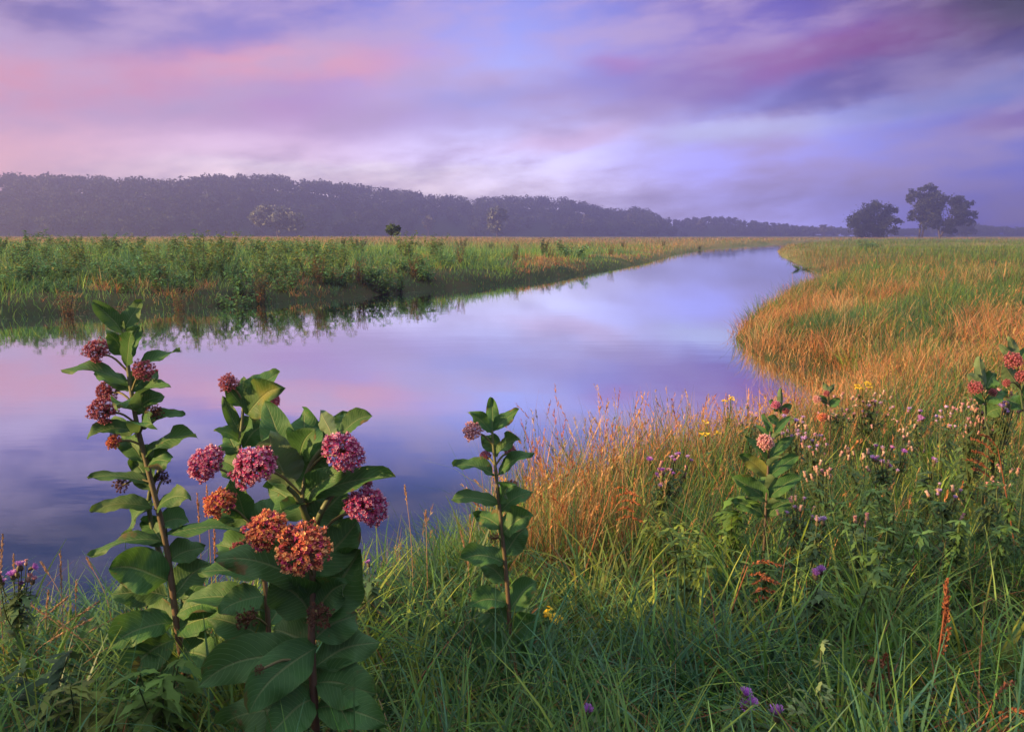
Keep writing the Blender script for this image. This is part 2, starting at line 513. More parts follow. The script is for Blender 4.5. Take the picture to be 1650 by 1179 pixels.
def gz1(x, y): return float(ground_z(np.array([x]), np.array([y]))[0])

# ------------------------------------------------------------------ leaf clouds for trees
def leaf_cards(C, size, rg, flat=0.3, elong=1.5):
    """folded diamond leaves at the given centres -> V, Q"""
    n = len(C)
    a = rg.normal(size=(n, 3)); a[:, 2] *= 0.7; a /= np.linalg.norm(a, axis=1)[:, None]
    b = rg.normal(size=(n, 3)); b -= (b * a).sum(1)[:, None] * a; b /= np.linalg.norm(b, axis=1)[:, None]
    s = (size * rg.uniform(0.6, 1.35, n))[:, None]
    c = np.cross(a, b)
    P = np.stack([C - a * s * elong * 0.5, C + b * s * 0.5 + c * s * flat * .4, C + a * s * elong * 0.5, C - b * s * 0.5 + c * s * flat * .4], 1)
    return P.reshape(-1, 3), np.arange(4 * n).reshape(n, 4)

def crown_points(blobs, n, rg, shell=0.55):
    """blobs: (x,y,z,r) ; denser near the surface of each blob, with gaps"""
    B = np.array(blobs); w = B[:, 3] ** 2.2; w /= w.sum()
    k = rg.choice(len(B), n, p=w)
    d = rg.normal(size=(n, 3)); d /= np.linalg.norm(d, axis=1)[:, None]
    r = B[k, 3] * (shell + (1 - shell) * rg.uniform(0, 1, n)) * rg.uniform(0.8, 1.1, n)
    return B[k, :3] + d * r[:, None] * np.array([1, 1, 0.9])

# ------------------------------------------------------------------ hills and woods
def ridge_z(px, tab):
    a = np.array(tab, float)
    return np.interp(px, a[:, 0], a[:, 1])

def wooded_ridge(tab, d0, d1, tree_h, spacing, card, name_hill, name_wood, lab_hill, lab_wood, x0, x1, greens, per, rg, recede=0.0):
    far_k = lambda p: 1 + recede * np.clip((p - 250) / 830.0, 0, 1) ** 1.2
    pxs = np.linspace(x0, x1, 110); ds = np.linspace(d0 - 30, d1 + 60, 14)
    Vv = []
    for d in ds:
        for px in pxs:
            f = np.clip((d - d0) / (d1 - d0), 0, 1)
            K = far_k(px); rz = CAMZ + K * d1 * (379 - ridge_z(px, tab)) / F0 - tree_h * 0.93
            z = 0.3 + max(rz, 0.2) * (math.sin(f * math.pi / 2)) if d <= d1 else 0.3 + max(rz, .2) * (1 - 0.5 * (d - d1) / 60)
            if d < d0: z = 0.2
            Vv.append(((px - 825) / F0 * d * K, d * K, z))
    Vv = np.array(Vv); sh_ = (len(ds), len(pxs)); i_ = np.arange(sh_[0] * sh_[1]).reshape(sh_)
    Qq = np.stack([i_[:-1, :-1], i_[:-1, 1:], i_[1:, 1:], i_[1:, :-1]], -1).reshape(-1, 4)
    tag(put(name_hill, npmesh(name_hill, Vv, Qq, mats=[M_HILL])), lab_hill, 'hill', kind='structure')
    bb = Buf(); tr = Buf()
    area_w = (x1 - x0) / F0 * (d0 + d1) / 2
    n = int(area_w * (d1 - d0 + 12) / spacing ** 2)
    d = d0 - 6 + (d1 - d0 + 12) * rg.uniform(0, 1, n) ** 0.9
    px = rg.uniform(x0, x1, n)
    for k in range(n):
        dd, p = d[k], px[k]
        f = np.clip((dd - d0) / (d1 - d0), 0, 1)
        K = far_k(p); rz = CAMZ + K * d1 * (379 - ridge_z(p, tab)) / F0 - tree_h * 0.93
        h = tree_h * rg.uniform(0.8, 1.06) * (1 if rz > 0 else max(0.25, 1 + rz / tree_h))
        z = 0.3 + max(rz, 0.2) * math.sin(f * math.pi / 2)
        dd = dd * K; x = (p - 825) / F0 * dd
        r = h * rg.uniform(0.3, 0.42)
        blobs = [(x, dd, z + h - r, r)]
        for j in range(4):
            an = rg.uniform(0, 6.28); rr = r * rg.uniform(0.5, 0.75)
            blobs.append((x + math.cos(an) * r * .75, dd + math.sin(an) * r * .75, z + h - r * rg.uniform(0.9, 1.9), rr))
        blobs.append((x, dd, z + h * 0.35, r * 0.8))
        C = crown_points(blobs, per, rg, 0.7)
        Vq, Qq = leaf_cards(C, card, rg)
        g = np.array(greens[rg.integers(len(greens))]) * rg.uniform(0.7, 1.3)
        bb.add(Vq, Qq, None, np.repeat(g * rg.uniform(0.75, 1.25, (len(C), 1)), 4, 0))
    tag(put(name_wood, bb.mesh(name_wood, M_TREE, False)), lab_wood, 'woods', kind='stuff')

rg = np.random.default_rng(21)
RIDGE = [(-300, 284), (0, 283), (100, 285), (200, 288), (280, 292), (330, 287), (440, 285), (490, 290), (560, 298), (620, 305), (700, 315), (760, 320),
         (830, 318), (900, 320), (950, 329), (985, 338), (1010, 335), (1040, 337), (1062, 352), (1080, 366), (1100, 374)]
wooded_ridge(RIDGE, 400, 500, 12, 6.6, 1.1, 'wooded_hill', 'woods', 'long low hill rising behind the left meadow', 'dense hazy wood covering the long hill on the left', -280, 1085,
             [(0.03, 0.05, 0.02), (0.04, 0.06, 0.022), (0.022, 0.04, 0.02), (0.05, 0.065, 0.03)], 130, rg, 0.6)
RIDGE2 = [(1000, 352), (1060, 349), (1095, 354), (1135, 348), (1165, 350), (1225, 359), (1300, 366), (1400, 370), (1480, 368), (1560, 362), (1590, 364),
          (1660, 369), (1760, 364), (1900, 366)]
wooded_ridge(RIDGE2, 800, 870, 9, 10, 2.2, 'far_hill', 'far_woods', 'faint low hills on the horizon beyond the river bend', 'pale blue haze-veiled wood on the far low hills', 1000, 1900,
             [(0.03, 0.05, 0.025), (0.045, 0.06, 0.03)], 50, rg)

# ------------------------------------------------------------------ single trees
def make_tree(name, label, cat, d, base, blobs, leafsize, nleaf, green, trunks, group=None, vary=0.3, rg=None, depth=0.8, trunk_r=0.42):
    """blobs in photo pixels (x,y,r) at distance d ; becomes real spheres with depth"""
    s = d / F0
    b = at(base[0], base[1], d); zb = gz1(b[0], b[1]); org = np.array([b[0], b[1], zb])
    t = empty(name, org, label, cat, group)
    B = []
    for (px, py, r) in blobs:
        p = at(px, py, d)
        B.append((p[0] - org[0], rg.uniform(-1, 1) * depth * 14 * s, p[2] - zb, r * s))
    B2, sub = [], []
    for (x, y, z, r) in B:                       # ragged sprays hung round each bough
        for k in range(13):
            dv = rg.normal(size=3); dv /= np.linalg.norm(dv)
            q = r * rg.uniform(0.25, 1.12)
            B2.append((x + dv[0] * q, y + dv[1] * q, z + dv[2] * q * 0.95, r * rg.uniform(0.14, 0.40)))
    B2 = np.array(B2); w = B2[:, 3] ** 1.8; kk = rg.choice(len(B2), nleaf, p=w / w.sum())
    C = B2[kk, :3] + rg.normal(0, 0.8, (nleaf, 3)) * B2[kk, 3:4] * [1.15, 1.15, 0.85]
    Vq, Qq = leaf_cards(C, leafsize, rg)
    tint = np.array(green) * rg.uniform(1 - vary, 1 + vary, (nleaf, 1)) * rg.uniform(0.7, 1.35, len(B2))[kk][:, None]
    bf = Buf(); bf.add(Vq, Qq, None, np.repeat(tint, 4, 0))
    put('crown', bf.mesh('crown', M_TREE, False), t)
    tb = Buf()
    for (pb, pt) in trunks:
        a = at(pb[0], pb[1], d) - org; a[2] = -0.2
        c = at(pt[0], pt[1], d) - org
        pts = spline([a, a * 0.55 + c * 0.45 + np.array([rg.normal() * .3, rg.normal() * .3, 0]), c], 8)
        tube(tb, pts, np.linspace(trunk_r, trunk_r * 0.3, 8), 7)
        for k in range(6):
            q = pts[rg.integers(2, 7)]; e = B[rg.integers(len(B))]
            tube(tb, spline([q, (q + np.array(e[:3])) / 2 + np.array([0, 0, 0.2]), np.array(e[:3])], 5), np.linspace(trunk_r * .35, trunk_r * .08, 5), 5)
    put('trunk', tb.mesh('trunk', M_BARK), t)
    return t

rg = np.random.default_rng(8)
make_tree('meadow_tree', 'round dark tree, the left and lower one standing alone on the right meadow edge', 'tree', 330, (1408, 384),
          [(1400, 341, 15), (1385, 352, 13), (1377, 365, 10), (1405, 358, 17), (1431, 346, 12), (1426, 362, 13), (1389, 374, 12), (1415, 374, 12), (1437, 371, 7), (1440, 339, 5), (1406, 331, 8), (1374, 356, 6), (1441, 356, 6)],
          0.5, 12000, (0.028, 0.04, 0.018), [((1408, 386), (1404, 345)), ((1414, 386), (1428, 350))], 'trees on the right meadow edge', rg=rg)
make_tree('meadow_tree', 'tallest tree on the right meadow with two pointed tops and a pale bare trunk', 'tree', 330, (1481, 384),
          [(1480, 304, 6), (1495, 303, 6), (1467, 313, 8), (1482, 317, 11), (1497, 317, 11), (1477, 334, 13), (1492, 335, 15), (1469, 349, 9), (1486, 352, 13), (1464, 322, 7), (1500, 345, 8)],
          0.48, 11500, (0.042, 0.052, 0.024), [((1481, 386), (1484, 318)), ((1485, 386), (1496, 320))], 'trees on the right meadow edge', rg=rg)
make_tree('meadow_tree', 'broad dark tree leaning right against the tall two-topped tree', 'tree', 325, (1514, 384),
          [(1517, 322, 9), (1530, 325, 8), (1545, 328, 8), (1556, 329, 7), (1534, 341, 12), (1551, 344, 9), (1513, 342, 13), (1562, 346, 5), (1524, 360, 9), (1546, 359, 7), (1556, 358, 6), (1508, 356, 8), (1536, 330, 8), (1524, 372, 7), (1540, 371, 6), (1500, 330, 10), (1503, 362, 7)],
          0.48, 11500, (0.026, 0.036, 0.018), [((1514, 386), (1510, 345)), ((1513, 386), (1538, 340))], 'trees on the right meadow edge', rg=rg)
make_tree('meadow_tree', 'faint low hazy tree behind the broad dark tree on the right', 'tree', 520, (1545, 382),
          [(1538, 366, 9), (1552, 363, 10), (1547, 374, 8), (1558, 372, 7), (1530, 374, 8)], 1.3, 1500, (0.03, 0.04, 0.022), [((1545, 382), (1546, 365))], rg=rg)
make_tree('willow_tree', 'pale drooping willow at the foot of the wooded hill', 'tree', 345, (448, 378),
          [(417, 346, 10), (431, 341, 10), (446, 344, 13), (462, 346, 9), (478, 351, 10), (447, 357, 15), (425, 359, 10), (470, 361, 12), (485, 362, 7), (408, 352, 6)],
          0.95, 3200, (0.17, 0.19, 0.12), [((448, 379), (446, 348))], rg=rg)
make_tree('slender_tree', 'narrow pale tree standing apart before the wooded hill', 'tree', 400, (801, 377),
          [(800, 341, 8), (795, 352, 9), (807, 350, 9), (800, 362, 9), (790, 344, 5), (812, 341, 5), (801, 370, 7), (788, 356, 4)],
          0.95, 1900, (0.12, 0.14, 0.09), [((801, 378), (800, 342))], rg=rg)
make_tree('small_tree', 'small round green tree standing up from the left river meadow', 'tree', 62, (633, 386),
          [(628, 367, 5), (634, 368, 6), (640, 370, 4.5), (633, 374, 6), (626, 372, 3.5), (640, 376, 3)], 0.11, 900, (0.06, 0.10, 0.03), [((634, 392), (633, 368))], rg=rg, trunk_r=0.04)
for (px, py, r, d, lab) in [(945, 353, 9, 600, 'pale slim tree before the wooded hill, the left of two by its right end'), (1012, 352, 9, 640, 'pale slim tree before the wooded hill, nearest its right end'),
                            (1328, 366, 6, 700, 'tiny hazy tree alone beyond the river bend'), (1127, 360, 7, 760, 'tiny faint tree before the far low hills'),
                            (690, 352, 9, 480, 'pale slim tree before the wooded hill, left of the narrow standalone tree')]:
    make_tree('distant_tree', lab, 'tree', d, (px, 378), [(px, py, r * .8), (px - r * .5, py + r * .7, r * .6), (px + r * .6, py + r * .5, r * .6), (px, py + r * 1.3, r * .7)], 1.2, 420, (0.10, 0.11, 0.08),
              [((px, 379), (px, py))], rg=rg)

# ------------------------------------------------------------------ grass
class Strips:
    """ribbon blades of one mesh"""
    def __init__(s): s.V, s.Q, s.C, s.n = [], [], [], 0
    def blades(s, P, H, Wd, az, lean, curl, cb, ct, segs=3, rg=rng, shape=0.7, twist=None):
        n = len(P)
        if n == 0: return None
        H = np.broadcast_to(H, (n,)); Wd = np.broadcast_to(Wd, (n,))
        t = np.linspace(0, 1, segs + 1)
        th = lean[:, None] + curl[:, None] * (t[None, :-1] + 0.5 / segs)
        dx = np.sin(th) * (H / segs)[:, None]; dz = np.cos(th) * (H / segs)[:, None]
        hx = np.concatenate([np.zeros((n, 1)), np.cumsum(dx, 1)], 1); hz = np.concatenate([np.zeros((n, 1)), np.cumsum(dz, 1)], 1)
        ca, sa = np.cos(az), np.sin(az)
        ctr = np.stack([P[:, None, 0] + hx * ca[:, None], P[:, None, 1] + hx * sa[:, None], P[:, None, 2] + hz], -1)
        tw = rg.uniform(-0.9, 0.9, n) if twist is None else twist
        sx, sy = -np.sin(az + tw), np.cos(az + tw)
        w = np.maximum(1 - t, 0.04) ** shape * np.minimum(1, 0.55 + t * 2)
        off = (Wd / 2)[:, None] * w[None, :]
        sd = np.stack([off * sx[:, None], off * sy[:, None], 0 * off], -1)
        V_ = np.stack([ctr - sd, ctr + sd], 2).reshape(n, -1, 3)
        k = V_.shape[1]
        q = np.array([(2 * i, 2 * i + 1, 2 * i + 3, 2 * i + 2) for i in range(segs)])
        Q_ = (q[None] + (np.arange(n) * k)[:, None, None]).reshape(-1, 4) + s.n
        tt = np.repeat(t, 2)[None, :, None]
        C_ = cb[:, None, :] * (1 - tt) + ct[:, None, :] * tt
        s.V.append(V_.reshape(-1, 3)); s.Q.append(Q_); s.C.append(C_.reshape(-1, 3)); s.n += n * k
        return ctr
    def heads(s, ctr, m, size, wid, col, rg=rng, span=0.3, spread=0.5):
        """feathery seed heads on the upper part of stalk centre lines"""
        n, k, _ = ctr.shape
        u = rg.uniform(1 - span, 1.0, (n, m)) * (k - 1); i = np.minimum(u.astype(int), k - 2); f = (u - i)[..., None]
        idx = np.arange(n)[:, None]
        p = ctr[idx, i] * (1 - f) + ctr[idx, i + 1] * f
        tan = ctr[idx, i + 1] - ctr[idx, i]; tan /= np.linalg.norm(tan, axis=-1)[..., None] + 1e-9
        rel = (u / (k - 1) - (1 - span)) / span
        env = np.sin(np.clip(rel, 0.02, 0.98) * math.pi) ** 0.6
        dv = rg.normal(size=(n, m, 3)); dv /= np.linalg.norm(dv, axis=-1)[..., None]
        d = tan + dv * spread; d /= np.linalg.norm(d, axis=-1)[..., None]
        L = (np.broadcast_to(size, (n,))[:, None] * (0.45 + 0.75 * env) * rg.uniform(0.6, 1.2, (n, m)))[..., None]
        sd = np.cross(d, rg.normal(size=(n, m, 3))); sd /= np.linalg.norm(sd, axis=-1)[..., None] + 1e-9
        wv = np.broadcast_to(wid, (n,))[:, None, None] * 0.5
        a = p; b = p + d * L * 0.5 + sd * wv; c = p + d * L; e = p + d * L * 0.5 - sd * wv
        V_ = np.stack([a, b, c, e], 2).reshape(-1, 3)
        nn = n * m
        s.V.append(V_); s.Q.append(np.arange(4 * nn).reshape(nn, 4) + s.n); s.n += 4 * nn
        cc = np.repeat(np.repeat(col[:, None, :], m, 1).reshape(-1, 3) * rg.uniform(0.75, 1.3, (nn, 1)), 4, 0)
        s.C.append(cc)
    def make(s, name, mat=None, parent=None):
        me = npmesh(name, np.concatenate(s.V), np.concatenate(s.Q), None, np.concatenate(s.C), None, True, [mat or M_GRASS])
        return put(name, me, parent)

GREEN = np.array([0.088, 0.185, 0.032]); BLUEG = np.array([0.055, 0.145, 0.062]); DEEP = np.array([0.032, 0.090, 0.024]); LIME = np.array([0.19, 0.265, 0.035])
STRAW = np.array([0.42, 0.28, 0.12]); ORANGE = np.array([0.44, 0.20, 0.075]); RUST = np.array([0.22, 0.075, 0.03]); OLIVE = np.array([0.12, 0.125, 0.035])

def scatter(n, r0, r1, a0, a1, rg, power=1.0):
    """random ground points, thinner with distance"""
    r = r0 * (r1 / r0) ** (rg.uniform(0, 1, n) ** power); a = np.radians(rg.uniform(a0, a1, n))
    return r * np.sin(a), r * np.cos(a), r

def pick(cols, k): return np.array(cols)[k]

def colours(n, rg, pal, w, jit=0.25):
    c = np.array(pal)[rg.choice(len(pal), n, p=np.array(w) / np.sum(w))]
    return c * rg.uniform(1 - jit, 1 + jit, (n, 1)) * rg.uniform(0.92, 1.08, (n, 3))

def straw_amount(x, y, s):
    """how dry the near and right bank is at a place"""
    edge = np.exp(-np.maximum(s - 0.2, 0) / 0.8)
    r = np.hypot(x, y)
    spit = np.clip((r - 7.0) / 3.0, 0, 1) * np.clip((20 - r + 6 * (fbm(x, y, 6, 4) - 0.5)) / 6, 0.12, 1)
    right = np.clip((r - 3.2) / 2.5, 0, 1) * 0.24
    fore = np.clip((x + 0.2) / 0.5, 0, 1) * np.clip((y - 2.6) / 0.6, 0, 1)
    e2 = edge * np.clip(0.25 + fore, 0, 1) * 0.85
    return np.clip(np.maximum(e2, np.maximum(spit * 0.95, right)) * (0.35 + 1.1 * fbm(x, y, 1.5, 6)), 0, 1)

def tussocks(g, n, per, r0, r1, a0, a1, far, hmin, hmax, wid, rad, palf, rg, segs=5, power=0.8, curl=(0.4, 1.9), wgrow=0.1, keep=None):
    """grass tufts: blades leaning out from a common root, one growth per tuft"""
    x, y, r = scatter(n, r0, r1, a0, a1, rg, power); s = sdist(x, y)
    k = (s > 0.08) & (is_far(x, y) == far)
    if keep is not None: k &= keep(x, y, s)
    x, y, r, s = x[k], y[k], r[k], s[k]; m = len(x); i = np.repeat(np.arange(m), per); N = m * per
    rr = rad * np.sqrt(rg.uniform(0, 1, N)) * rg.uniform(0.5, 1.3, m)[i] * (1 + 0.03 * r[i]); an = rg.uniform(0, 6.28, N)
    bx, by = x[i] + rr * np.cos(an), y[i] + rr * np.sin(an)
    P = np.stack([bx, by, ground_z(bx, by) - 0.02], 1)
    hh = rg.uniform(hmin, hmax, m)[i] * rg.uniform(0.55, 1.1, N) * (np.clip(0.45 + s / 6, 0.4, 1)[i] if far else 1)
    c = palf(x, y, s, m)[i] * rg.uniform(0.75, 1.3, (N, 1)) * rg.uniform(0.93, 1.07, (N, 3))
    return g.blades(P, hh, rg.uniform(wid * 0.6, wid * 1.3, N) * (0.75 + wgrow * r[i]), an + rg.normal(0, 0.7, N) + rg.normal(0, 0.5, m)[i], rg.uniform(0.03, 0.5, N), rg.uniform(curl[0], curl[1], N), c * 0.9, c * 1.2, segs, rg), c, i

rg = np.random.default_rng(77)
def near_grass():
    g = Strips()
    # broad leaning blades close by; yellow-green tufts mid-ground paint in some sunlight
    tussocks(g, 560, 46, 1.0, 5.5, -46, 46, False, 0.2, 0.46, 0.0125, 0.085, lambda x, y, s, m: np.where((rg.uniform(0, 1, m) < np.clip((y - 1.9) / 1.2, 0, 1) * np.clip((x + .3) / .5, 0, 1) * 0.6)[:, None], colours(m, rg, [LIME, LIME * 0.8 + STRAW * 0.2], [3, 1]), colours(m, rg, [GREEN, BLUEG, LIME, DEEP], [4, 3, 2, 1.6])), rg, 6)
    x, y, r = scatter(11000, 0.95, 5.0, -46, 46, rg, 0.8)
    s = sdist(x, y); k = (s > 0.05) & ~is_far(x, y)
    clump = fbm(x, y, 0.35, 6)
    k &= rg.uniform(0, 1, len(x)) < np.clip(0.15 + 1.3 * (clump - 0.25), 0.12, 1)
    x, y, r, s = x[k], y[k], r[k], s[k]; n = len(x)
    P = np.stack([x, y, ground_z(x, y, s) - 0.02], 1)
    c = colours(n, rg, [GREEN, BLUEG, DEEP, LIME, OLIVE], [4, 4, 2, 1.2, .4])
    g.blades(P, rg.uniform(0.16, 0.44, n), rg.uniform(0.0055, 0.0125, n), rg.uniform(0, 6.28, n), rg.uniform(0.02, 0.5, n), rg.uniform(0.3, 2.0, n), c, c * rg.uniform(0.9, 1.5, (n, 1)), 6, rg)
    # fine undergrowth
    x, y, r = scatter(30000, 0.9, 6.5, -48, 48, rg, 0.8)
    s = sdist(x, y); k = (s > 0.0) & ~is_far(x, y); x, y, r, s = x[k], y[k], r[k], s[k]; n = len(x)
    P = np.stack([x, y, ground_z(x, y, s) - 0.02], 1)
    c = colours(n, rg, [GREEN, BLUEG, DEEP, OLIVE], [3, 3, 4, 1])
    dry = rg.uniform(0, 1, n) < straw_amount(x, y, s) * 0.5
    c[dry] = colours(dry.sum(), rg, [STRAW, OLIVE, RUST], [2, 2, 1])
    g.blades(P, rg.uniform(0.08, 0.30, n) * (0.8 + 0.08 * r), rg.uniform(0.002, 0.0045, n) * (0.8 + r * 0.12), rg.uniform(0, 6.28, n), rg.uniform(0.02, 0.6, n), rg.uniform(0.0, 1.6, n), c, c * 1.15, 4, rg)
    return tag(g.make('foreground_grass'), 'lush tangled green grass of the near bank', 'grass', kind='stuff')
near_grass()

def dead_litter():
    g = Strips()
    x, y, r = scatter(7000, 1.0, 6, -46, 46, rg, 0.9)
    s = sdist(x, y); k = (s > 0.05) & ~is_far(x, y); x, y, s = x[k], y[k], s[k]; n = len(x)
    P = np.stack([x, y, ground_z(x, y, s) + rg.uniform(0, 0.12, n)], 1)
    c = colours(n, rg, [RUST, STRAW * 0.5, OLIVE], [3, 1, 1])
    g.blades(P, rg.uniform(0.1, 0.35, n), rg.uniform(0.002, 0.005, n), rg.uniform(0, 6.28, n), rg.uniform(0.7, 1.5, n), rg.uniform(-0.4, 0.7, n), c, c, 3, rg)
    tag(g.make('dead_grass'), 'rusty dead grass fallen between the green blades', 'grass', kind='stuff')
dead_litter()

def bank_grass():
    """taller mixed meadow from a few metres out to the spit"""
    g = Strips()
    x, y, r = scatter(52000, 3.0, 11, -12, 46, rg, 0.8)
    s = sdist(x, y); k = (s > 0.02) & ~is_far(x, y); x, y, r, s = x[k], y[k], r[k], s[k]; n = len(x)
    P = np.stack([x, y, ground_z(x, y, s) - 0.02], 1)
    sa_ = straw_amount(x, y, s)
    dry = rg.uniform(0, 1, n) < sa_
    c = colours(n, rg, [GREEN, BLUEG, LIME, DEEP], [4, 3, 1.3, 2])
    c[dry] = colours(dry.sum(), rg, [STRAW, ORANGE, OLIVE, RUST], [3, 3, 2, .8])
    tall = (0.7 + 0.5 * fbm(x, y, 0.9, 5)) * np.clip(1.1 - 0.06 * (r - 3), 0.62, 1) * np.where((s < 1.2) & (r > 4), 1.3, 1)
    H = rg.uniform(0.18, 0.5, n) * tall * np.where(r < 4, 0.85, 1.0)
    lean = rg.uniform(0.02, 0.35, n); curl = rg.uniform(0.1, 1.5, n)
    g.blades(P, H, rg.uniform(0.003, 0.006, n) * (0.6 + 0.13 * r), rg.uniform(0, 6.28, n), lean, curl, c, c * 1.2, 4, rg)
    tussocks(g, 900, 40, 3.2, 11, -8, 46, False, 0.2, 0.42, 0.006, 0.11,
             lambda x, y, s, m: np.where((rg.uniform(0, 1, m) < straw_amount(x, y, s))[:, None], colours(m, rg, [STRAW, ORANGE, RUST], [3, 3, .6]), colours(m, rg, [GREEN, BLUEG, LIME, DEEP], [3, 2, 4, .7])), rg, 5)
    # seeding stalks
    x, y, r = scatter(15000, 2.8, 11, -10, 46, rg, 0.8)
    s = sdist(x, y); k = (s > 0.1) & ~is_far(x, y); x, y, r, s = x[k], y[k], r[k], s[k]
    k = rg.uniform(0, 1, len(x)) < straw_amount(x, y, s) ** 1.5 * 0.7; x, y, r, s = x[k], y[k], r[k], s[k]; n = len(x)
    P = np.stack([x, y, ground_z(x, y, s)], 1); c = colours(n, rg, [STRAW, ORANGE], [1, 1])
    ctr = g.blades(P, rg.uniform(0.28, 0.5, n) * np.clip(1.1 - 0.05 * (r - 3), 0.7, 1), rg.uniform(0.0018, 0.003, n) * (0.6 + 0.12 * r), rg.normal(0.3, 1.2, n), rg.uniform(0.0, 0.25, n), rg.uniform(0.05, 0.8, n), c * 0.8, c, 5, rg)
    g.heads(ctr, 20, 0.022 * (0.7 + 0.06 * r), 0.0035 * (0.7 + 0.1 * r), c, rg, 0.26, 0.4)
    tag(g.make('meadow_grass'), 'tall green and straw-coloured grass of the right bank', 'grass', kind='stuff')
bank_grass()

def spit_grass():
    g = Strips()
    def pal(x, y, s, m):
        dr = rg.uniform(0, 1, m) < straw_amount(x, y, s) * np.clip(0.95 + 4.2 * (fbm(x, y, 1.9, 6) - 0.5), 0.12, 1.3)
        return np.where(dr[:, None], colours(m, rg, [ORANGE, STRAW, RUST * 1.6], [4, 2.5, 1.2]), colours(m, rg, [GREEN, BLUEG, OLIVE, DEEP, LIME], [3, 3, 4, 2, 1]))
    tussocks(g, 2600, 42, 8.5, 34, 3, 46, False, 0.14, 0.62, 0.006, 0.2, pal, rg, 4, 0.95, (0.3, 1.6), 0.045)
    x, y, r = scatter(90000, 8.5, 34, 3, 46, rg, 0.95)
    s = sdist(x, y); k = (s > -0.1) & ~is_far(x, y); x, y, r, s = x[k], y[k], r[k], s[k]; n = len(x)
    P = np.stack([x, y, ground_z(x, y, s) - 0.03], 1)
    patch = fbm(x, y, 2.2, 6)
    sa_ = straw_amount(x, y, s) * np.clip(0.95 + 4.2 * (fbm(x, y, 1.9, 6) - 0.5), 0.12, 1.3)
    dry = rg.uniform(0, 1, n) < sa_
    c = colours(n, rg, [GREEN, BLUEG, OLIVE, DEEP], [4, 3, 2, 2])
    c[dry] = colours(dry.sum(), rg, [ORANGE, STRAW, OLIVE, RUST], [4, 2.5, 1.5, 1])
    H = rg.uniform(0.14, 0.42, n) * (0.3 + 1.25 * fbm(x, y, 1.1, 6)) * np.clip(0.45 + s / 1.2, 0.45, 1)
    g.blades(P, H, rg.uniform(0.005, 0.009, n) * (0.6 + 0.05 * r), rg.normal(0.4, 1.5, n), rg.uniform(0.02, 0.4, n), rg.uniform(0.1, 1.5, n), c, c * 1.15, 3, rg)
    k = dry & (rg.uniform(0, 1, n) < 0.2 * np.clip(3 * (patch - 0.35), 0, 1)); m = k.sum()
    cc = colours(m, rg, [ORANGE, STRAW], [1.4, 1])
    ctr = g.blades(P[k] + rg.normal(0, 0.08, (m, 3)) * [1, 1, 0], H[k] * 1.15 + 0.06, 0.003 * (0.6 + 0.07 * r[k]), rg.normal(0.4, 1.2, m), rg.uniform(0, 0.25, m), rg.uniform(0.1, 0.8, m), cc * .85, cc, 3, rg)
    g.heads(ctr, 9, 0.035, 0.0055 * (0.6 + 0.045 * r[k]), cc, rg, 0.3, 0.45)
    tag(g.make('spit_grass'), 'orange seeding grass covering the spit on the right', 'grass', kind='stuff')
spit_grass()

def far_right_grass():
    g = Strips()
    x, y, r = scatter(75000, 19, 240, 8, 42, rg, 0.75)
    s = sdist(x, y); k = (s > 0) & ~is_far(x, y); x, y, r, s = x[k], y[k], r[k], s[k]; n = len(x)
    P = np.stack([x, y, ground_z(x, y, s) - 0.03], 1)
    patch = fbm(x, y, 9, 6)
    edge = np.exp(-s / 3.0)
    dry = rg.uniform(0, 1, n) < np.clip(0.55 * np.clip(patch - 0.45, 0, 1) + 0.8 * edge, 0, .85)
    c = colours(n, rg, [GREEN, DEEP, OLIVE, LIME], [4, 2, 2, 1])
    c[dry] = colours(dry.sum(), rg, [STRAW * .7, ORANGE * .7, OLIVE], [1.5, 2, 3])
    g.blades(P, rg.uniform(0.2, 0.5, n) * (0.5 + fbm(x, y, 5, 5)), 0.010 * (0.5 + 0.035 * r), rg.uniform(0, 6.28, n), rg.uniform(0, .4, n), rg.uniform(0.1, 1.2, n), c, c * 1.15, 2, rg)
    tag(g.make('far_meadow_grass'), 'green meadow grass on the right, out to the lone trees', 'grass', kind='stuff')
far_right_grass()

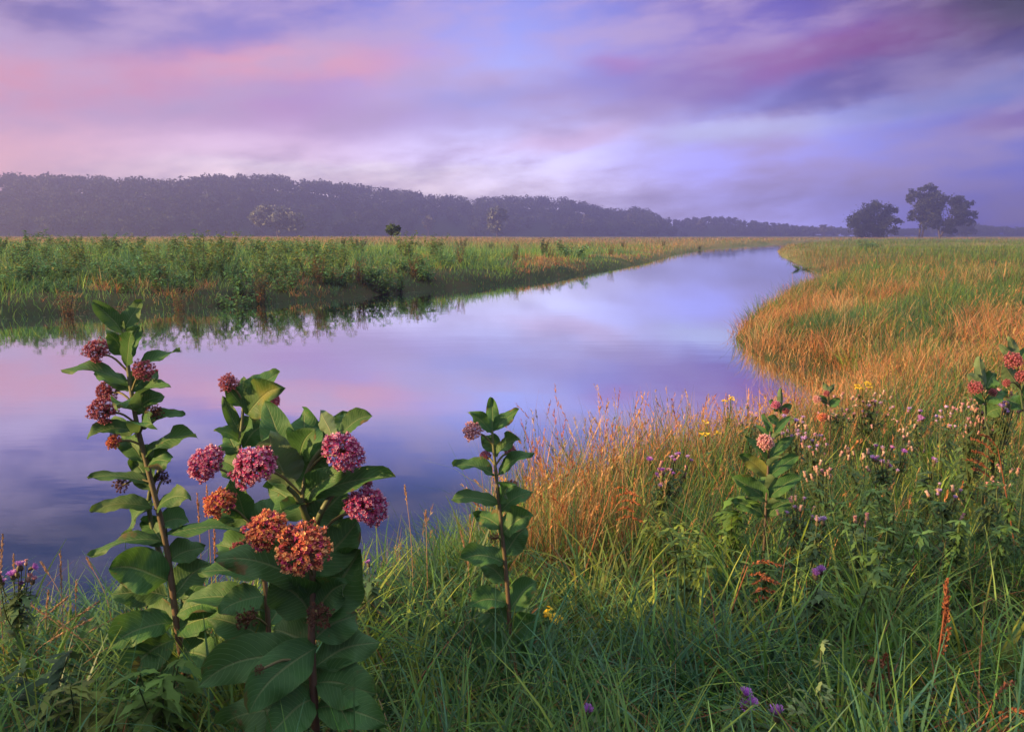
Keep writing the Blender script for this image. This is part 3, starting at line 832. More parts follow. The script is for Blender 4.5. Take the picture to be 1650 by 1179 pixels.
def left_bank_grass():
    g = Strips()
    tussocks(g, 2200, 34, 13.5, 70, -44, 24, True, 0.25, 0.6, 0.010, 0.22,
             lambda x, y, s, m: np.where((rg.uniform(0, 1, m) < np.clip((4.5 - s) / 3, 0.05, 1) * 0.9 * fbm(x, y, 2.6, 6))[:, None], colours(m, rg, [STRAW * .8, ORANGE * .9, RUST * 1.3], [3, 3, 1.2]), colours(m, rg, [GREEN, BLUEG, LIME, DEEP], [4, 3, 3, 1]) * 1.25), rg, 4, 0.8, (0.3, 1.6), 0.035)
    x, y, r = scatter(100000, 13, 90, -44, 24, rg, 0.8)
    s = sdist(x, y); k = (s > -0.15) & is_far(x, y); x, y, r, s = x[k], y[k], r[k], s[k]; n = len(x)
    P = np.stack([x, y, ground_z(x, y, s) - 0.03], 1)
    patch = fbm(x, y, 2.6, 6)
    front = np.clip((4.5 - s) / 3, 0, 1)
    wet = np.clip((x + 9) / 14, 0.15, 1)
    dry = rg.uniform(0, 1, n) < np.clip(front * wet * 1.4 * np.clip(patch - 0.32, 0, 1) + 0.25 * np.clip((s - 14) / 20, 0, 1) + 0.03, 0, .8)
    c = colours(n, rg, [GREEN, DEEP, BLUEG, LIME], [4, 3, 2, 1.2])
    c[dry] = colours(dry.sum(), rg, [STRAW * .7, ORANGE * .8, OLIVE, RUST], [2, 2, 2, 1])
    H = rg.uniform(0.2, 0.55, n) * (0.4 + 1.1 * fbm(x, y, 2.0, 6)) * np.clip(0.45 + s / 6, 0.4, 1)
    c = c * 1.5
    g.blades(P, H, rg.uniform(0.008, 0.017, n) * (0.5 + 0.03 * r), rg.uniform(0, 6.28, n), rg.uniform(0.02, 0.4, n), rg.uniform(0.1, 1.4, n), c, c * 1.15, 3, rg)
    tag(g.make('far_bank_grass'), 'rank green grass on the far left bank down to the water', 'grass', kind='stuff')
left_bank_grass()

def floating_flecks():
    b = Buf(); rg_ = np.random.default_rng(4); n = 900
    x, y, r = scatter(n * 8, 11, 40, -40, 20, rg_, 0.8); s = sdist(x, y); k = (s < -0.05) & (s > -1.6 * rg_.uniform(0, 1, len(x)) ** 2) & (y > np.interp(x, FX, FY) - 2.2)
    x, y = x[k][:n], y[k][:n]
    for i in range(len(x)):
        a = rg_.uniform(0, 3.14); L = rg_.uniform(.02, .12); w_ = rg_.uniform(.01, .03); ca, sa = math.cos(a), math.sin(a)
        b.add([(x[i] - ca * L, y[i] - sa * L, .006), (x[i] + sa * w_, y[i] - ca * w_, .009), (x[i] + ca * L, y[i] + sa * L, .006), (x[i] - sa * w_, y[i] + ca * w_, .009)], [(0, 1, 2, 3)], None, np.array([.10, .12, .06]) * rg_.uniform(.5, 1.6))
    tag(put('floating_debris', b.mesh('floating_debris', M_FOL, False)), 'scattered bits of floating weed along the far bank waterline', 'water weed', kind='stuff')
floating_flecks()

def plain_grass():
    g = Strips()
    x, y, r = scatter(60000, 60, 380, -38, 36, rg, 0.9)
    s = sdist(x, y); k = (s > 0) & is_far(x, y); x, y, r, s = x[k], y[k], r[k], s[k]; n = len(x)
    P = np.stack([x, y, ground_z(x, y, s) - 0.03], 1)
    c = colours(n, rg, [STRAW * .85, OLIVE, GREEN, ORANGE * .7], [4, 2, 1.5, 1.5])
    g.blades(P, rg.uniform(0.3, 0.7, n), 0.012 * (0.5 + 0.035 * r), rg.uniform(0, 6.28, n), rg.uniform(0, .4, n), rg.uniform(0.1, 1.2, n), c, c * 1.15, 2, rg)
    tag(g.make('plain_grass'), 'straw-yellow grass of the plain between river and wooded hill', 'grass', kind='stuff')
plain_grass()

# ------------------------------------------------------------------ forbs and shrubs on the far bank
def forb_meshes(rg, h, nst, nlv, leaf, green, yellow=0.0, spread=0.3, width=0.55):
    st = Buf(); lf = Buf()
    for k in range(nst):
        a = rg.uniform(0, 6.28); sp = spread * math.sqrt(rg.uniform(0, 1)); hh = h * rg.uniform(0.6, 1.0)
        b = np.array([math.cos(a) * sp * 0.5, math.sin(a) * sp * .5, -0.1]); tp = np.array([math.cos(a) * sp * 1.25, math.sin(a) * sp * 1.25, hh])
        pts = spline([b, (b + tp) / 2 * [0.8, 0.8, 1.05], tp], 7)
        tube(st, pts, np.linspace(0.010, 0.004, 7), 4, np.array([0.06, 0.07, 0.03]))
        m = nlv // nst
        u = np.sort(rg.uniform(0.18, 1.0, m))
        for j in range(m):
            p = pts[min(int(u[j] * 6), 5)] * (1 - (u[j] * 6) % 1) + pts[min(int(u[j] * 6) + 1, 6)] * ((u[j] * 6) % 1)
            an = j * 2.4 + rg.uniform(-.4, .4); el_ = rg.uniform(-0.35, 0.55)
            d = np.array([math.cos(an) * math.cos(el_), math.sin(an) * math.cos(el_), math.sin(el_)])
            L = leaf * rg.uniform(0.6, 1.25) * (1.15 - 0.45 * u[j]); wv = L * width * 0.5
            sd = np.array([-math.sin(an), math.cos(an), rg.uniform(-.4, .4)])
            q0 = p; q1 = p + d * L * 0.45; q2 = p + d * L + np.array([0, 0, -0.3 * L])
            c = np.array(green) * rg.uniform(0.7, 1.4)
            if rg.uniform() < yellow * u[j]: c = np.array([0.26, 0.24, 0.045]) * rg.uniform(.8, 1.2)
            lf.add([q0, q1 + sd * wv, q2, q1 - sd * wv], [(0, 1, 2, 3)], None, c)
    return st.mesh('stem', M_STEM), lf.mesh('foliage', M_FOL, False)

rg = np.random.default_rng(31)
KIND = {
    'tall': [forb_meshes(rg, 1.25, 9, 300, 0.19, (0.10, 0.21, 0.055), 0.15, 0.62) for _ in range(4)],
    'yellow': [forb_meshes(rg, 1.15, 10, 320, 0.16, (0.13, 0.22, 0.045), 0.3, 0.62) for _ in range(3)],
    'low': [forb_meshes(rg, 0.8, 9, 250, 0.17, (0.10, 0.22, 0.065), 0.03, 0.62) for _ in range(3)],
    'dark': [forb_meshes(rg, 1.2, 12, 420, 0.13, (0.03, 0.062, 0.022), 0.0, 0.6) for _ in range(2)],
    'rusty': [forb_meshes(rg, 0.9, 16, 220, 0.10, (0.20, 0.085, 0.03), 0.1, 0.22, 0.3) for _ in range(2)],
}
FLAB = {'tall': ('leafy green broad-leaved forb in the dense growth of the far left bank', 'tall_forb'),
        'yellow': ('leafy far-bank forb with yellow-tinged top leaves catching the light', 'tall_forb'),
        'low': ('low bright green broad-leaved weed on the slope of the far left bank', 'leafy_weed'),
        'dark': ('small dark rounded bush on the far left meadow', 'bush'),
        'rusty': ('rust-brown dry weed clump at the edge of the far left bank', 'dry_weed')}
GRP = {'tall': 'green forbs on the far bank', 'yellow': 'yellow-topped forbs on the far bank', 'low': 'low weeds on the far bank', 'dark': 'dark bushes on the left meadow', 'rusty': 'rusty weeds on the far bank'}

def forb(kind, px, d, sc, label=None, group=True, py=None):
    x = (px - 825) / F0 * d * 1.02; y = d * 1.0
    z = gz1(x, y)
    nm = FLAB[kind][1]
    t = empty(nm, (x, y, z), label or FLAB[kind][0], {'tall_forb': 'wild plant', 'leafy_weed': 'weed', 'bush': 'bush', 'dry_weed': 'weed'}[nm], GRP[kind] if group else None)
    st, fo = KIND[kind][rg.integers(len(KIND[kind]))]
    put('stem', st, t); put('foliage', fo, t)
    t.scale = (sc * rg.uniform(.9, 1.15),) * 2 + (sc,)
    t.rotation_euler = (0, 0, rg.uniform(0, 6.28))
    return t

# the leafy rank along the top of the left bank
for px in np.arange(-10, 580, 27):
    forb('tall', px + rg.uniform(-10, 10), 24 + px * 0.012 + rg.uniform(-2, 4), rg.uniform(0.5, 0.8))
for px in np.arange(-20, 700, 30):
    forb('tall', px + rg.uniform(-14, 14), 20.5 + max(0, px - 300) * 0.012 + rg.uniform(-1.5, 2.5), rg.uniform(0.35, 0.65))
for px in np.arange(0, 900, 42):
    dd = 18.3 + (px / 900) ** 2.2 * 27
    forb('low', px + rg.uniform(-14, 14), dd + rg.uniform(0, 2.5), rg.uniform(0.3, 0.6))
for px in np.arange(20, 600, 46):
    forb('tall', px + rg.uniform(-14, 14), 34 + rg.uniform(-3, 6), rg.uniform(0.6, 1.0))
for px, d in [(265, 21.5), (340, 24), (370, 26), (435, 23.5), (470, 25), (515, 24), (150, 23), (330, 22), (555, 26), (655, 33), (700, 36)]:
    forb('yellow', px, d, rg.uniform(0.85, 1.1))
for px, d in [(55, 20), (85, 21), (390, 19.5), (410, 20.5), (280, 20), (470, 21.5), (545, 23), (600, 24), (660, 27), (720, 30), (760, 33), (690, 26), (20, 19), (180, 20.5), (240, 20.8)]:
    forb('low', px, d, rg.uniform(0.7, 1.05))
for px, d, sc in [(748, 52, 1.1), (715, 54, .8), (590, 50, .9), (835, 56, .8), (680, 55, .75), (560, 48, .9), (1000, 75, .8), (1060, 85, .9), (790, 60, .8), (630, 57, .7), (1118, 95, .8)]:
    forb('dark', px, d, sc * 0.75)
for px, d in [(205, 17.0), (588, 23.6), (430, 20.2), (672, 26.0), (745, 31.5), (885, 42), (980, 51), (300, 18.5), (120, 17.2), (520, 22.4), (830, 37)]:
    forb('rusty', px, d, rg.uniform(0.8, 1.0))
forb('dark', 872, 46, 0.95, 'small dark rounded bush rising just left of the wide bright bush across the river', False)
for i, (px, d) in enumerate([(905, 46), (922, 47), (935, 48)]):
    pass
t = forb('low', 918, 46, 1.25, 'wide bright green bush on the left meadow near the river bend', False)
t.scale = (2.3, 1.6, 1.25)
t = forb('dark', 1287, 140, 1.0, 'tiny dark round bush alone at the far river bend', False)
t = forb('low', 1380, 70, 1.2, 'low dark green shrub on the right meadow left of the round dark tree', False); t.scale = (3.4, 2, 1.2)
t = forb('low', 1300, 31, 0.55, 'small green tuft islet standing in the water off the right bank', False); t.scale = (1.4, .8, .3)
t.location = (*onz(1292, 434)[:2], 0.0)

# ------------------------------------------------------------------ milkweed
def nrm(v): return v / (np.linalg.norm(v) + 1e-9)

def leaf_mesh(base, tip, width, arch, face, wave, rg, fold=0.22, seg=18, cross=8):
    """oval leaf from base to tip (local coords) ; arch lifts its middle, face turns its upper side to the viewpoint"""
    base, tip = np.asarray(base, float), np.asarray(tip, float)
    L = np.linalg.norm(tip - base); ax = (tip - base) / L
    up = np.array([0, 0, 1.0]); view = np.array([0, -1.0, 0.25])
    nh = nrm(up * (1 - abs(face)) + view * face + 0.0001)
    if abs(np.dot(nh, ax)) > 0.93: nh = nrm(nh + np.array([0.2, -0.6, 0.3]))
    side0 = nrm(np.cross(ax, nh)); n0 = nrm(np.cross(side0, ax))
    bend = nrm(up - np.dot(up, ax) * ax) if abs(ax[2]) < 0.9 else n0
    ctrl = (base + tip) / 2 + bend * arch * L * 2
    V, UV = [], []
    ph = rg.uniform(0, 6.28); ph2 = rg.uniform(0, 6.28)
    for i in range(seg + 1):
        t = i / seg
        c = (1 - t) ** 2 * base + 2 * t * (1 - t) * ctrl + t * t * tip
        tg = nrm(2 * (1 - t) * (ctrl - base) + 2 * t * (tip - ctrl))
        sd = nrm(np.cross(tg, n0)); nn = nrm(np.cross(sd, tg))
        tp = max(0, (t - 0.05) / 0.95)
        prof = (math.sin(math.pi * min(1, tp ** 0.82)) ** 0.62) if 0 < tp < 1 else 0
        w = width / 2 * prof + 0.0022 * (1 - t)
        curlv = fold * (0.6 + 0.8 * t)
        for j in range(cross + 1):
            u = (j / cross - 0.5) * 2
            wav = wave * width * 0.16 * math.sin(t * 9 + ph + (u > 0) * ph2) * u * u
            crk = width * 0.035 * math.sin(t * 31 + ph2 + u * 2.2) * abs(u)
            V.append(c + sd * (u * w + 0.07 * width * math.sin(t * 5 + ph) * t) + nn * (curlv * w * abs(u) ** 1.3 + wav * (0.4 + 0.8 * t) + crk))
            UV.append((t, j / cross))
    k = cross + 1
    Q = [(i * k + j, i * k + j + 1, (i + 1) * k + j + 1, (i + 1) * k + j) for i in range(seg) for j in range(cross)]
    return npmesh('leaf', np.array(V), Q, None, None, UV, True, [M_LEAF])

def floret(buf, p, d, s, cp, ch, rg, wilt=0.0):
    """five swept-back petals and a crown of hoods"""
    d = nrm(d); a = nrm(np.cross(d, rg.normal(size=3))); b = np.cross(d, a)
    r0 = rg.uniform(0, 6.28)
    for k in range(5):
        th = r0 + k * 1.2566
        o = math.cos(th) * a + math.sin(th) * b; tn = -math.sin(th) * a + math.cos(th) * b
        v = [p, p + o * s * .38 + tn * s * .22 - d * s * .05, p + o * s * .62 - d * s * (.42 + wilt * .3), p + o * s * .38 - tn * s * .22 - d * s * .05]
        buf.add(v, [(0, 1, 2, 3)], None, np.array(cp) * rg.uniform(.75, 1.25))
        h0 = p + o * s * .10; h1 = p + o * s * .30 + d * s * .22; 
        v = [h0 - tn * s * .12, h0 + tn * s * .12, h1 + tn * s * .10 + d * s * .1, h1 - tn * s * .10 + d * s * .1]
        buf.add(v, [(0, 1, 2, 3)], None, np.array(ch) * rg.uniform(.85, 1.15))
    v = [p + d * s * .3] + [p + (math.cos(r0 + k * 1.571) * a + math.sin(r0 + k * 1.571) * b) * s * .16 for k in range(4)]
    buf.add(v, None, [(0, 1, 2), (0, 2, 3), (0, 3, 4), (0, 4, 1)], np.array(ch))

def umbel_mesh(seed, n, cps, chs, cover=0.93, wilt=0.0, rough=0.09):
    n = int(n * 1.35)
    """ball of florets, radius 1, stalk entering from -Z"""
    rg_ = np.random.default_rng(seed); b = Buf()
    for k in range(n):
        z = 1 - (2 * cover) * (k + .5) / n; ph = k * 2.39996
        r = math.sqrt(max(0, 1 - z * z)); d = np.array([r * math.cos(ph), r * math.sin(ph), z]) + rg_.normal(0, .06, 3); d = nrm(d)
        lob = math.sin(3.1 * d[0] + seed) * math.sin(2.7 * d[1] + 2 * seed) + math.sin(4.3 * d[2] + seed)
        if lob < -0.95 and rg_.uniform() < 0.75: continue
        R = 0.82 * (1 + rg_.normal(0, rough) + 0.075 * lob)
        p = d * R
        pc = np.array([0, 0, -0.25])
        tube(b, [pc, pc * .3 + p * .5 + rg_.normal(0, .03, 3), p], [.012, .012, .016], 3, np.array([0.14, 0.06, 0.04]))
        i = rg_.integers(len(cps)); j = rg_.integers(len(chs))
        floret(b, p, d + rg_.normal(0, .18, 3), 0.26 * rg_.uniform(.85, 1.15), cps[i], chs[j], rg_, wilt)
    # shaded heart of unopened stalk bases
    return b.mesh('flower_cluster', M_FLOWER, False)

PINKP = [(0.40, 0.045, 0.14), (0.32, 0.035, 0.12), (0.46, 0.07, 0.18)]; PINKH = [(0.60, 0.30, 0.40), (0.66, 0.38, 0.46), (0.5, 0.2, 0.3)]
REDP = [(0.25, 0.04, 0.07), (0.20, 0.035, 0.06), (0.30, 0.06, 0.08)]; REDH = [(0.42, 0.15, 0.17), (0.5, 0.2, 0.2)]
SUNORP = [(0.48, 0.11, 0.06), (0.40, 0.07, 0.08), (0.52, 0.17, 0.07)]; SUNORH = [(0.70, 0.34, 0.12), (0.74, 0.40, 0.16), (0.62, 0.22, 0.13)]  # wilted orange, with warm sunlight put into petal and hood colours
BRP = [(0.10, 0.035, 0.02), (0.07, 0.03, 0.02), (0.14, 0.06, 0.03)]; BRH = [(0.16, 0.08, 0.04), (0.1, 0.05, 0.03)]
PALEP = [(0.52, 0.22, 0.24), (0.46, 0.18, 0.2)]; PALEH = [(0.74, 0.5, 0.44), (0.68, 0.42, 0.4)]
UMB = {'pink': [umbel_mesh(s, 110, PINKP, PINKH, 0.88) for s in (1, 2, 3)], 'red': [umbel_mesh(s, 80, REDP, REDH) for s in (4, 5)],
       'orange': [umbel_mesh(s, 110, SUNORP + SUNORP + PINKP[:1], SUNORH, 0.86, .35, .13) for s in (6, 7)], 'brown': [umbel_mesh(s, 45, BRP, BRH, 0.8, 1.0, .2) for s in (8, 9)],
       'pale': [umbel_mesh(10, 85, PALEP, PALEH)]}

def milkweed(label, d, stem_px, leaves, flowers, seed, stem_r=0.008, group='milkweed plants on the near bank', stem_col=((0.09, 0.045, 0.03), (0.10, 0.13, 0.05)), dst=None, extra_stems=(), wmul=1.0):
    """stem_px bottom to top in photo pixels at distance d; dst: depth offset along the stem"""
    rg_ = np.random.default_rng(seed)
    P = [at(px, py, d + (dd if dd else 0)) for px, py, *r in stem_px for dd in [r[0] if r else 0]]
    gz_ = gz1(P[0][0], P[0][1])
    org = np.array([P[0][0], P[0][1], gz_])
    t = empty('milkweed', org, label, 'milkweed', group)
    foot = P[0].copy(); foot[2] = gz_ - 0.05
    if P[0][2] > gz_ + 0.03: P = [foot] + P
    else: P[0][2] = gz_ - 0.04
    pts = spline([p - org for p in P], 34)
    sb = Buf()
    cc = np.linspace(0, 1, 34)[:, None] ** 1.3
    k = 8
    tube(sb, pts, np.linspace(stem_r, stem_r * 0.45, 34) * (1 + 0.12 * np.sin(np.arange(34) * 2.1) ** 8), k, np.repeat(np.array(stem_col[0]) * (1 - cc) + np.array(stem_col[1]) * cc, k, 0))
    for es in extra_stems:
        tube(sb, spline([at(px, py, d + dd) - org for px, py, dd in es], 16), np.linspace(stem_r * .8, stem_r * .45, 16), 7, np.array(stem_col[1]) * .8)
    put('stem', sb.mesh('stem', M_STEM), t)
    allp = [pts]
    for lf in leaves:
        bx, by, tx, ty, w, arch, face, dz = lf[:8]
        db = lf[8] if len(lf) > 8 else 0.0
        b = at(bx, by, d + db) - org; tp = at(tx, ty, d + db + dz) - org
        me = leaf_mesh(b, tp, w * wmul * d / F0, arch, face, rg_.uniform(0.4, 1.9), rg_, fold=rg_.uniform(0.08, 0.5))
        put('leaf', me, t)
    for (px, py, r, kind, dz) in flowers:
        c = at(px, py, d + dz) - org; R = r * d / F0 * 1.02
        # stalk from the closest lower stem point
        dd = np.linalg.norm(pts - c - np.array([0, 0, -R * 1.6]), axis=1); j = int(np.argmin(dd)); j = max(1, j)
        a = pts[j]
        dirn = nrm(c - a + np.array([0, 0, 0.35 * np.linalg.norm(c - a)]))
        me = UMB[kind][rg_.integers(len(UMB[kind]))]
        o = put('flower_cluster', me, t, c)
        q = Vector(dirn).to_track_quat('Z', 'Y'); o.rotation_euler = q.to_euler(); o.scale = (R, R, R * (0.9 if kind != 'brown' else 1.0))
        sb = Buf(); e = c - dirn * R * 0.25
        tube(sb, spline([a, (a + e) / 2 + np.array([0, 0, .15 * np.linalg.norm(e - a)]), e], 8), [.003] * 8, 6, np.array([0.13, 0.12, 0.045]))
        put('flower_stalk', sb.mesh('flower_stalk', M_STEM), o)
        so_ = [ch for ch in o.children][0]
        so_.matrix_parent_inverse = (Matrix.Translation(Vector(c)) @ q.to_matrix().to_4x4() @ Matrix.Diagonal((R, R, o.scale[2], 1))).inverted()
    return t

# -- tall plant on the left
milkweed('tallest milkweed, at far left, with dusky red flower balls near its top', 2.12,
    [(300, 1110), (284, 1000), (268, 880), (241, 765), (222, 690), (210, 620), (203, 560), (199, 530)],
    [(199, 538, 149, 483, 30, .04, .75, -.02), (200, 532, 230, 484, 32, .04, .85, .02),
     (203, 575, 172, 536, 34, .05, .8, -.06), (206, 582, 228, 520, 34, .05, .7, .03), (204, 590, 213, 535, 36, .06, .85, -.09, -.02),
     (208, 622, 97, 597, 34, .13, .3, -.03), (212, 612, 291, 565, 26, .12, .35, .03), (214, 645, 277, 623, 30, .1, .3, -.05),
     (212, 632, 254, 598, 40, .08, .8, .06), (214, 668, 265, 636, 44, .1, .6, .03), (207, 630, 154, 608, 30, .1, .45, .04),
     (216, 664, 190, 652, 40, .12, .5, -.12), (226, 694, 299, 667, 34, .12, .35, .02), (216, 696, 139, 706, 36, .16, .4, -.04),
     (222, 700, 243, 684, 42, .12, .5, -.13), (212, 700, 160, 688, 34, .1, .5, .08), (231, 738, 318, 705, 42, .13, .4, -.03),
     (230, 745, 196, 703, 40, .1, .7, .06), (236, 752, 276, 742, 44, .1, .55, -.05), (232, 745, 268, 716, 38, .1, .6, .06),
     (240, 778, 142, 771, 26, .08, .3, .0), (243, 790, 215, 742, 40, .05, .7, .05), (246, 818, 147, 826, 36, .12, .4, -.04), (250, 822, 305, 803, 44, .12, .5, -.06),
     (256, 845, 305, 838, 44, .1, .6, .05), (248, 812, 205, 860, 40, .1, .5, .08),
     (264, 872, 145, 898, 30, .13, .3, -.03), (268, 862, 398, 858, 34, .09, .35, .02), (266, 880, 230, 840, 46, .08, .7, .05), (272, 905, 330, 880, 50, .1, .6, .06),
     (270, 936, 175, 916, 78, .08, .75, -.06), (270, 960, 178, 955, 56, .06, .6, -.02), (277, 965, 340, 905, 60, .07, .8, .05),
     (280, 992, 395, 972, 54, .1, .5, -.05), (278, 1002, 178, 1046, 64, .12, .6, -.08), (282, 1030, 190, 1095, 70, .1, .8, -.1), (286, 1015, 372, 1005, 60, .1, .6, -.08),
     (290, 1060, 210, 1130, 76, .1, .8, -.12), (290, 1050, 360, 1085, 70, .12, .7, -.1), (296, 1090, 262, 1165, 66, .08, .9, -.14), (282, 1010, 232, 985, 50, .1, .6, .08)],
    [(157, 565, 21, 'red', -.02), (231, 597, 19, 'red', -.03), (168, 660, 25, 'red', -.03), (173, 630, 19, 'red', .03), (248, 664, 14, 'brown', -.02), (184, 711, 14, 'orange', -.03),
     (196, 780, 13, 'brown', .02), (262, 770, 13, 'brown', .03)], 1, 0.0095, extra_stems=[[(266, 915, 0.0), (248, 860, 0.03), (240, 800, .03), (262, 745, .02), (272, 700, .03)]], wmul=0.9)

# -- shoot behind, left of the middle
milkweed('slim milkweed shoot behind the large flowering one, topped by upright pale-edged leaves', 1.98,
    [(436, 1110), (432, 1000), (424, 920), (402, 830), (386, 740), (390, 680), (393, 640)],
    [(394, 645, 452, 601, 40, .08, .6, .02), (398, 668, 453, 626, 58, .08, .85, -.05), (392, 648, 391, 607, 20, .03, .8, .02), (390, 655, 362, 621, 26, .05, .7, -.02),
     (386, 700, 357, 638, 20, .02, .5, .0), (388, 712, 344, 693, 26, .1, .4, -.03), (392, 722, 432, 678, 52, .08, .8, .04), (388, 716, 405, 690, 40, .1, .6, -.1),
     (384, 730, 362, 700, 40, .05, .8, .04), (390, 770, 355, 740, 42, .08, .8, .05), (398, 838, 372, 772, 40, .03, .6, -.04), (400, 845, 350, 800, 48, .05, .8, .05),
     (408, 860, 460, 800, 56, .06, .8, .06), (418, 905, 345, 880, 46, .1, .6, .06), (424, 930, 318, 925, 40, .1, .4, -.04), (428, 960, 355, 990, 52, .12, .5, -.06),
     (430, 985, 300, 965, 44, .1, .45, .04), (432, 1030, 330, 1000, 56, .1, .6, .04), (434, 1060, 368, 1090, 60, .1, .7, .05), (432, 1010, 470, 960, 56, .06, .8, .08)],
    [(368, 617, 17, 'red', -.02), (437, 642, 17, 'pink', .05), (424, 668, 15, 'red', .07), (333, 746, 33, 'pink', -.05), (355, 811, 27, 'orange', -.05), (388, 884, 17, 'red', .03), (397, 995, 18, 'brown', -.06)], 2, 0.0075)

# -- large flowering plant in front
milkweed('large flowering milkweed front left, with big pink and sunlit-orange flower balls', 1.72,
    [(508, 1165), (502, 1040), (504, 940), (499, 870), (488, 805), (500, 750), (530, 710), (545, 695)],
    [(464, 785, 431, 700, 74, .03, -.9, -.07), (470, 760, 423, 648, 52, .05, .75, .02), (500, 742, 486, 660, 54, .05, .85, .03), (500, 735, 560, 668, 48, .05, .8, .07),
     (535, 704, 516, 660, 30, .03, -.7, .02), (552, 696, 600, 669, 34, .08, .6, .0), (546, 694, 556, 664, 18, .02, .8, .03), (480, 745, 505, 690, 46, .06, .8, -.05),
     (494, 795, 522, 730, 54, .06, .85, .04), (487, 808, 452, 824, 30, .03, .6, -.08), (487, 806, 553, 752, 42, .03, .7, -.08), (490, 812, 637, 771, 48, .1, .5, -.06),
     (495, 790, 425, 745, 50, .05, .8, .1), (500, 850, 560, 790, 60, .07, .85, .06), (500, 830, 432, 790, 60, .05, .85, .08),
     (504, 930, 578, 838, 74, .04, .85, .05), (504, 1000, 586, 888, 96, .05, .9, .02), (500, 945, 345, 905, 62, .12, .6, -.05), (500, 990, 438, 930, 78, .08, .9, -.02),
     (500, 905, 438, 870, 60, .08, .8, .07), (506, 960, 470, 900, 66, .06, .85, .03), (508, 985, 560, 940, 62, .08, .8, -.02),
     (512, 1042, 402, 1150, 72, .12, .85, -.12), (500, 1060, 322, 1106, 74, .14, .7, -.05), (506, 1075, 612, 1030, 62, .08, .6, .05), (508, 1100, 606, 1120, 74, .1, .7, -.02),
     (508, 1125, 430, 1185, 70, .1, .8, -.1), (510, 1140, 620, 1172, 66, .12, .6, -.08), (504, 1040, 440, 1020, 70, .1, .8, .07), (506, 1030, 575, 985, 70, .06, .8, .06), (506, 1090, 455, 1130, 66, .1, .8, .03),
     (510, 1150, 360, 1170, 70, .12, .6, .04), (509, 1110, 560, 1070, 60, .08, .8, .06)],
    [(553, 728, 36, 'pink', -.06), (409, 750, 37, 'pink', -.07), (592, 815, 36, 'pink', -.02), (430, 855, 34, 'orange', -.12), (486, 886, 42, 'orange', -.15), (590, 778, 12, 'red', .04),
     (515, 992, 20, 'brown', -.1), (418, 1078, 8, 'brown', -.1)], 3, 0.0095, extra_stems=[[(502, 850, 0), (478, 800, -.03), (464, 785, -.05)], [(500, 870, 0), (520, 820, -.04), (545, 790, -.03), (590, 775, -.02)]])

# -- slim plant in the middle
milkweed('slim single-stemmed milkweed in the middle, with one small dusty pink flower ball', 2.25,
    [(842, 1180), (826, 1060), (816, 930), (806, 830), (800, 770), (795, 720), (793, 692)],
    [(793, 695, 793, 640, 24, .02, .8, .03), (795, 694, 837, 660, 26, .06, .6, .0), (792, 697, 754, 663, 26, .05, .6, -.03), (796, 730, 783, 700, 34, .06, .8, .03), (798, 735, 838, 709, 34, .1, .5, -.05),
     (797, 765, 730, 752, 34, .12, .35, .0), (802, 766, 861, 728, 28, .1, .4, .0), (804, 812, 727, 806, 34, .1, .4, -.02), (806, 810, 826, 782, 34, .1, .6, -.06), (806, 824, 858, 790, 36, .08, .5, .02),
     (808, 862, 859, 832, 50, .1, .6, -.04), (812, 895, 850, 850, 48, .06, .8, .03), (808, 850, 767, 832, 40, .08, .6, .05), (814, 908, 741, 902, 46, .13, .45, -.03), (815, 940, 780, 905, 42, .06, .8, .05),
     (818, 972, 754, 975, 44, .12, .5, -.02), (819, 1000, 774, 985, 54, .1, .7, .05), (820, 985, 866, 936, 46, .08, .7, .03), (822, 1030, 872, 1000, 52, .1, .7, -.03), (824, 1052, 770, 1048, 56, .12, .6, -.03),
     (828, 1085, 878, 1058, 56, .1, .7, .0), (830, 1100, 780, 1110, 56, .12, .6, .02)],
    [(761, 694, 17, 'pale', -.02), (782, 734, 10, 'red', .02), (822, 727, 11, 'red', .03), (826, 780, 9, 'brown', .04), (797, 866, 9, 'brown', -.02)], 4, 0.0075, wmul=0.86)

# -- short broad plant among the thistles
milkweed('short broad-leaved milkweed among the thistles, one salmon-pink flower ball on its front', 3.05,
    [(1231, 880), (1234, 820), (1237, 765), (1239, 720), (1241, 695)],
    [(1243, 702, 1227, 668, 15, .03, .6, .02), (1240, 705, 1217, 684, 13, .03, .6, .03), (1248, 700, 1274, 670, 16, .06, .6, .03), (1245, 708, 1258, 697, 14, .04, -.7, -.05),
     (1238, 740, 1199, 703, 20, .04, .45, -.01), (1237, 768, 1190, 732, 34, .05, .8, .02), (1236, 808, 1180, 768, 44, .06, .8, .01), (1234, 832, 1176, 808, 36, .08, .6, .0),
     (1240, 738, 1280, 705, 24, .06, .7, .02), (1239, 768, 1291, 734, 28, .06, .7, .02), (1238, 802, 1293, 768, 34, .07, .6, .0), (1236, 832, 1278, 804, 32, .08, .6, .0),
     (1238, 752, 1259, 737, 20, .06, -.5, -.12), (1237, 788, 1254, 766, 26, .06, -.6, -.12), (1234, 820, 1266, 805, 24, .06, -.4, -.1), (1238, 770, 1222, 742, 32, .05, .9, .06), (1238, 800, 1224, 770, 34, .05, .9, .07)],
    [(1233, 712, 14, 'pale', -.06)], 5, 0.0065, stem_col=((0.07, 0.05, 0.035), (0.09, 0.06, 0.04)), wmul=0.72)
